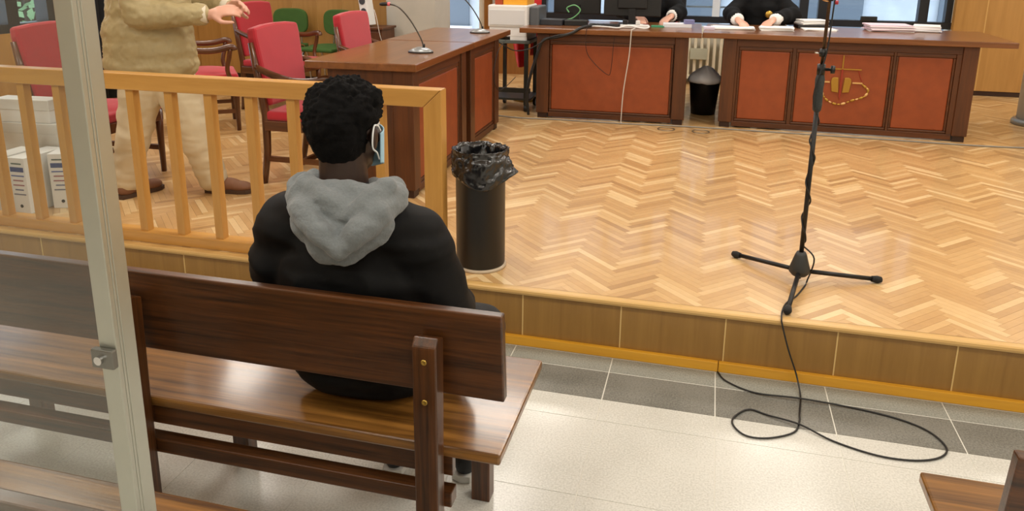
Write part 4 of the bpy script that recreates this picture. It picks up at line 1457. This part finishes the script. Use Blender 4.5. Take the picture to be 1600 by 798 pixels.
MB().lathe([(0, 0), (0.105, 0), (0.135, 0.30), (0.14, 0.31), (0.128, 0.30), (0.1, 0.012), (0, 0.012)], (0, 0, 0), 28).build('body', plain('bin_black', '17171a'), t, smooth=True)


def wbag(p, i, q):
    k = noise.noise(V((math.cos(q) * 3, math.sin(q) * 3, p.z * 20)))
    return p + V((math.cos(q), math.sin(q), 0)) * k * 0.012 + V((0, 0, k * 0.014))


MB().lathe([(0.146, 0.285), (0.148, 0.31), (0.14, 0.335), (0.11, 0.36), (0.06, 0.395), (0.015, 0.425)], (0, 0, 0), 40, wbag).build('bin_liner', plain('bag_white', 'f4f6fa', 0.4, bump=0.4, scale=30), t, smooth=True)

# ------------------------------------------------------------------ things on the main desk
TZ = PZ + DH


def slab(name, label, cat, x, y, w_, d_, h_, mat, rz=0, group=None, bevel=0.001, z=0):
    o = MB().box(-w_ / 2, w_ / 2, -d_ / 2, d_ / 2, 0, h_).build(name, mat, None, bevel=bevel)
    o.location = (x, y, TZ + z + 0.0005)
    o.rotation_euler = (0, 0, rz)
    return tag(o, label, cat, group)


def paper_stack(label, x, y, w_, d_, n, rz, col='efeeea', dz=0.004, z=0):
    t = thing('paper_stack', label, 'papers', (x, y, TZ + z), rz, 'papers on the main desks')
    for k in range(n):
        m4 = Matrix.Translation((random.uniform(-.012, .012), random.uniform(-.012, .012), 0)) @ Matrix.Rotation(random.uniform(-.1, .1), 4, 'Z')
        c = col if k % 3 else 'f1f0ee'
        MB().box(-w_ / 2, w_ / 2, -d_ / 2, d_ / 2, k * dz + 0.0004, (k + 1) * dz, m4).build('sheet_bundle', plain('paper_' + c, c, 0.8), t)
    return t


paper_stack('white papers under the left hand of the robed reader', 0.16, 6.84, 0.34, 0.22, 4, 0.05)
paper_stack('white papers under the right hand of the robed reader', 0.52, 6.82, 0.26, 0.22, 7, -0.06)
paper_stack('pale pink file of papers on the right main desk', 1.43, 7.1, 0.34, 0.26, 9, 0.08, 'e6cfdc', 0.006)
paper_stack('white papers lying beside the pink file', 1.73, 7.16, 0.2, 0.25, 7, -0.2, 'ecebef', 0.007)
paper_stack('thin white papers behind the microphone stand', 0.86, 6.95, 0.25, 0.2, 3, 0.1)
slab('black_folder', 'black folder behind the microphone stand', 'folder', 0.83, 7.18, 0.26, 0.2, 0.03, BLACKP, 0.1)
paper_stack('crumpled white papers on the black folder', 0.83, 7.18, 0.22, 0.17, 5, 0.3, 'f1f0ee', 0.008, 0.031)
slab('book', 'white and grey book near the joint of the desks', 'book', -0.30, 6.86, 0.24, 0.18, 0.03, plain('book_white', 'dcdfe6', 0.6), 0.06)
slab('box', 'small violet box on the left main desk', 'box', -0.2, 6.82, 0.08, 0.08, 0.035, plain('box_violet', '7c7fae', 0.5), 0.2, z=0.031)
slab('notepad', 'pale lilac notepad at the joint of the desks', 'notepad', -0.03, 6.72, 0.09, 0.13, 0.02, plain('pad_lilac', 'd9cfe0', 0.7), 0.0)
slab('notepad', 'small green notepad in front of the monitor', 'notepad', -0.46, 6.78, 0.11, 0.09, 0.012, plain('pad_green', '3f8f6a', 0.6), 0.0)
slab('stapler_box', 'dark red box beside the green notepad', 'box', -0.58, 6.8, 0.07, 0.09, 0.02, plain('box_dkred', '7a1d1c', 0.5), 0.0)
mz = thing('monitor', 'black monitor seen from behind on the left main desk', 'monitor', (-0.70, 6.93, TZ), math.radians(4))
MB().box(-0.25, 0.25, -0.012, 0.022, 0.075, 0.38).build('screen', BLACKP, mz, bevel=0.008)
MB().box(-0.13, 0.13, -0.035, -0.012, 0.14, 0.3).build('rear_bulge', BLACKP, mz, bevel=0.012)
MB().box(-0.03, 0.03, -0.03, 0.0, 0.01, 0.16).build('stem', BLACKP, mz)
MB().box(-0.12, 0.12, -0.08, 0.1, 0, 0.012).build('foot', BLACKP, mz, bevel=0.004)
m2 = thing('monitor', 'black monitor standing beside the printer end of the desk', 'monitor', (-1.22, 7.08, TZ), math.radians(-4))
MB().box(-0.22, 0.22, -0.012, 0.022, 0.075, 0.36).build('screen', BLACKP, m2, bevel=0.008)
MB().box(-0.03, 0.03, -0.03, 0.0, 0.01, 0.16).build('stem', BLACKP, m2)
MB().box(-0.1, 0.1, -0.08, 0.08, 0, 0.012).build('foot', BLACKP, m2, bevel=0.004)
kb = thing('keyboard', 'black keyboard on the left main desk', 'keyboard', (-0.84, 6.66, TZ), 0.03)
MB().box(-0.2, 0.2, -0.07, 0.07, 0.001, 0.016).build('case', BLACKP, kb, bevel=0.003)
kmesh = MB().box(-0.011, 0.011, -0.011, 0.011, 0.016, 0.022).mesh('key')
kmesh.materials.append(plain('key_black', '262626', 0.5))
for r_ in range(5):
    for c_ in range(15):
        o = bpy.data.objects.new('key', kmesh)
        C.objects.link(o)
        o.parent = kb
        o.location = (-0.182 + c_ * 0.026, -0.052 + r_ * 0.026, 0)
sp = thing('power_strip', 'white power strip with plugs on the left main desk', 'power strip', (-0.64, 6.58, TZ), 0.2)
MB().box(-0.12, 0.12, -0.025, 0.025, 0.001, 0.03).build('case', WHITEP, sp, bevel=0.006)
for k in range(4):
    MB().cyl((-0.085 + k * 0.057, 0, 0.03), (-0.085 + k * 0.057, 0, 0.032), 0.017, n=16).build('socket', plain('socket_grey', 'a8a8a8', 0.5), sp)
pg = MB().box(-0.1, -0.06, -0.018, 0.018, 0.032, 0.07).build('plug', BLACKP, sp, bevel=0.006)
MB().box(0.01, 0.045, -0.018, 0.018, 0.032, 0.065).build('plug', WHITEP, sp, bevel=0.006)
dbox = slab('docking_box', 'low black electronics box among the cables on the desk', 'electronics', -1.16, 6.72, 0.2, 0.15, 0.045, BLACKP, 0.1, bevel=0.004)
slab('docking_box', 'flat dark grey electronics box at the printer end of the desk', 'electronics', -1.36, 6.7, 0.2, 0.16, 0.05, plain('box_dkgrey', '2d3036', 0.5), -0.1, bevel=0.004)


def cable(label, pts, r, mat, n=8):
    return tag(MB().tube(bez(pts, n), r, 6).build('cable', mat, None, smooth=True), label, 'cable', 'cables about the main desks')


CB = plain('cable_black', '171717')
CW = plain('cable_white', 'c9c4bb', 0.6)
CG = plain('cable_green', '6fae74', 0.5)
fy = 6.287
cable('thick black cable bundle drooping along the left main desk to the floor', [(-0.98, 6.52, TZ + 0.02), (-1.05, 6.32, TZ + 0.012), (-1.12, fy - 0.01, TZ - 0.03), (-1.25, fy - 0.01, TZ - 0.07), (-1.36, fy - 0.005, TZ - 0.1), (-1.42, fy + 0.0, TZ - 0.25), (-1.475, fy + 0.01, TZ - 0.43), (-1.50, fy + 0.03, TZ - 0.6), (-1.49, fy + 0.05, PZ + 0.02)], 0.013, CB)
cable('black cable swagged from the left main desk to the side desk', [(-1.12, fy - 0.012, TZ - 0.028), (-1.3, fy - 0.03, TZ - 0.07), (-1.45, fy - 0.05, TZ - 0.16), (-1.58, fy - 0.1, TZ - 0.18), (-1.66, 6.0, TZ - 0.1)], 0.005, CB)
cable('thin white cable hanging straight down the wide leather panel', [(-0.62, 6.5, TZ + 0.012), (-0.63, 6.33, TZ + 0.01), (-0.635, 6.292, TZ - 0.005), (-0.645, 6.3, TZ - 0.2), (-0.68, 6.31, TZ - 0.5), (-0.69, 6.32, PZ + 0.015), (-0.685, 6.31, PZ + 0.005)], 0.0045, CW)
cable('thin dark cable drooping in a loop over the wide leather panel', [(-0.97, 6.36, TZ + 0.012), (-1.0, 6.288, TZ - 0.002), (-0.995, 6.29, TZ - 0.17), (-0.93, 6.295, TZ - 0.27), (-0.82, 6.3, TZ - 0.36), (-0.79, 6.3, TZ - 0.33), (-0.775, 6.292, TZ - 0.12), (-0.77, 6.292, TZ - 0.05)], 0.003, plain('cable_brown', '2b140b', 0.6))
cable('white cable tangled on top of the left main desk', [(-1.0, 6.5, TZ + 0.012), (-0.93, 6.42, TZ + 0.02), (-0.85, 6.48, TZ + 0.012), (-0.76, 6.43, TZ + 0.012), (-0.68, 6.5, TZ + 0.025), (-0.55, 6.46, TZ + 0.01), (-0.52, 6.58, TZ + 0.02), (-0.62, 6.64, TZ + 0.03)], 0.007, WHITEP)
cable('green cable looping upright beside the printer', [(-1.45, 6.86, TZ + 0.02), (-1.33, 6.84, TZ + 0.03), (-1.22, 6.84, TZ + 0.05), (-1.15, 6.84, TZ + 0.12), (-1.2, 6.84, TZ + 0.165), (-1.27, 6.84, TZ + 0.14), (-1.25, 6.84, TZ + 0.1)], 0.006, CG)
cable('thin black cable curling down the short side desk front', [(-1.57, 5.86, TZ - 0.06), (-1.58, 5.66, TZ - 0.14), (-1.585, 5.56, TZ - 0.3), (-1.57, 5.64, TZ - 0.42), (-1.58, 5.9, TZ - 0.44), (-1.6, 6.3, TZ - 0.42)], 0.003, CB)
cable('grey cable lying on the parquet along the main desks', [(-1.9, 6.35, PZ + 0.006), (-1.6, 6.25, PZ + 0.006), (-1.2, 6.27, PZ + 0.006), (-0.7, 6.26, PZ + 0.006), (-0.2, 6.3, PZ + 0.006), (0.4, 6.29, PZ + 0.006), (1.2, 6.27, PZ + 0.006), (2.0, 6.24, PZ + 0.006), (2.7, 6.3, PZ + 0.006), (3.6, 6.2, PZ + 0.006)], 0.006, plain('cable_grey', '8d8a82', 0.6))
for x, yy, lb in ((-0.308, 6.17, 'round floor box ring in front of the left main desk'), (-0.035, 6.15, 'round floor box ring in front of the gap between desks')):
    o = MB().tube([(0.066 * math.cos(q * PI / 16), 0.066 * math.sin(q * PI / 16), 0.002) for q in range(33)], 0.005, 6).build('floor_box', plain('floor_ring', '8a7c66', 0.4, metal=0.6), None)
    o.location = (x, yy, PZ + 0.0005)
    tag(o, lb, 'floor box')

# ------------------------------------------------------------------ archive boxes at the left
def archive(label, x, y, rz, w_=0.105, d_=0.26, h_=0.30):
    t = thing('archive_box', label, 'box', (x, y, PZ), rz, 'white archive boxes behind the railing')
    MB().box(-w_ / 2, w_ / 2, 0, d_, 0, h_).build('carton', plain('carton_white', 'e2e2e0', 0.7), t, bevel=0.003)
    MB().box(-w_ / 2 + 0.012, w_ / 2 - 0.012, -0.0015, 0, h_ - 0.075, h_ - 0.05).build('blue_band', plain('print_blue', '35487f', 0.7), t)
    for k, (z, c, f) in enumerate(((h_ - 0.035, '4b5f58', 0.6), (h_ - 0.1, '5968a0', 0.75), (h_ - 0.125, 'a06a72', 0.6), (h_ - 0.15, 'a06a72', 0.66), (h_ - 0.175, '6a6f8c', 0.5), (h_ - 0.2, '777a8c', 0.7))):
        MB().box(-w_ / 2 * f, w_ / 2 * f, -0.0012, 0, z, z + 0.007).build('printed_line', plain('print_' + c, c, 0.7), t)
    q = MB().lathe([(0, 0), (0.009, 0), (0.009, 0.002), (0, 0.002)], (0, 0, 0), 14).build('finger_hole', BLACKP, t)
    q.location = (0.0, 0.0, 0.04)
    q.rotation_euler = (PI / 2, 0, 0)
    return t


archive('white archive box with a blue band, standing leftmost behind the railing', -3.56, 3.02, 0.05)
archive('white archive box with a blue band, squeezed in the middle of the three', -3.435, 3.06, 0.02)
archive('white archive box with a blue band, turned toward the desks', -3.30, 3.19, 0.35)


def carton(label, x, y, z, w_, d_, h_, rz):
    t = thing('carton', label, 'box', (x, y, z), rz)
    MB().box(-w_ / 2, w_ / 2, -d_ / 2, d_ / 2, 0, h_ - 0.05).build('body', plain('carton_white', 'e2e2e0'), t, bevel=0.003)
    MB().box(-w_ / 2 - 0.006, w_ / 2 + 0.006, -d_ / 2 - 0.006, d_ / 2 + 0.006, h_ - 0.06, h_).build('lid', plain('carton_lid', 'd9d9d6', 0.7), t, bevel=0.004)
    return t


carton('plain white carton standing on the floor behind the archive boxes', -3.62, 3.375, PZ, 0.36, 0.1, 0.42, 0.08)
carton('plain white carton stacked on top at the left edge', -3.64, 3.375, PZ + 0.421, 0.33, 0.1, 0.13, 0.1)

# ------------------------------------------------------------------ cabinet and white speaker beside the pillar
t = thing('cabinet', 'low dark wooden cabinet beside the concrete pillar', 'cabinet', (-3.12, 6.72, PZ))
MB().box(-0.2, 0.18, -0.15, 0.15, 0.03, 0.68).build('body', DESK['Z'], t, bevel=0.004)
MB().box(-0.215, 0.195, -0.165, 0.16, 0.68, 0.70).build('top', DESK['X'], t, bevel=0.003)
d_ = MB().box(-0.185, 0.165, -0.168, -0.15, 0.06, 0.66).build('door', DESK['Z'], t, bevel=0.003)
MB().cyl((0.13, -0.168, 0.4), (0.13, -0.185, 0.4), 0.01, n=10).build('knob', CHROME, d_)
t = thing('loudspeaker', 'white slim loudspeaker leaning on the dark cabinet', 'speaker', (-3.12, 6.70, PZ + 0.70), math.radians(-12))
mm4 = Matrix.Rotation(math.radians(-9), 4, 'Y')
MB().box(-0.045, 0.045, -0.05, 0.05, 0.008, 0.34, mm4).build('case', WHITEP, t, bevel=0.006)
for z, r_ in ((0.14, 0.03), (0.235, 0.033), (0.3, 0.016)):
    c0 = mm4 @ V((0, -0.05, z))
    c1 = mm4 @ V((0, -0.055, z))
    MB().tube([c0, c1], [r_, r_], 18).build('cone_ring', plain('speaker_grey', '3a3d40', 0.5), t)
cable('thin white cable dangling beside the low cabinet', [(-3.03, 6.62, PZ + 0.86), (-2.98, 6.56, PZ + 0.78), (-2.95, 6.54, PZ + 0.66), (-2.92, 6.54, PZ + 0.55)], 0.003, CW)
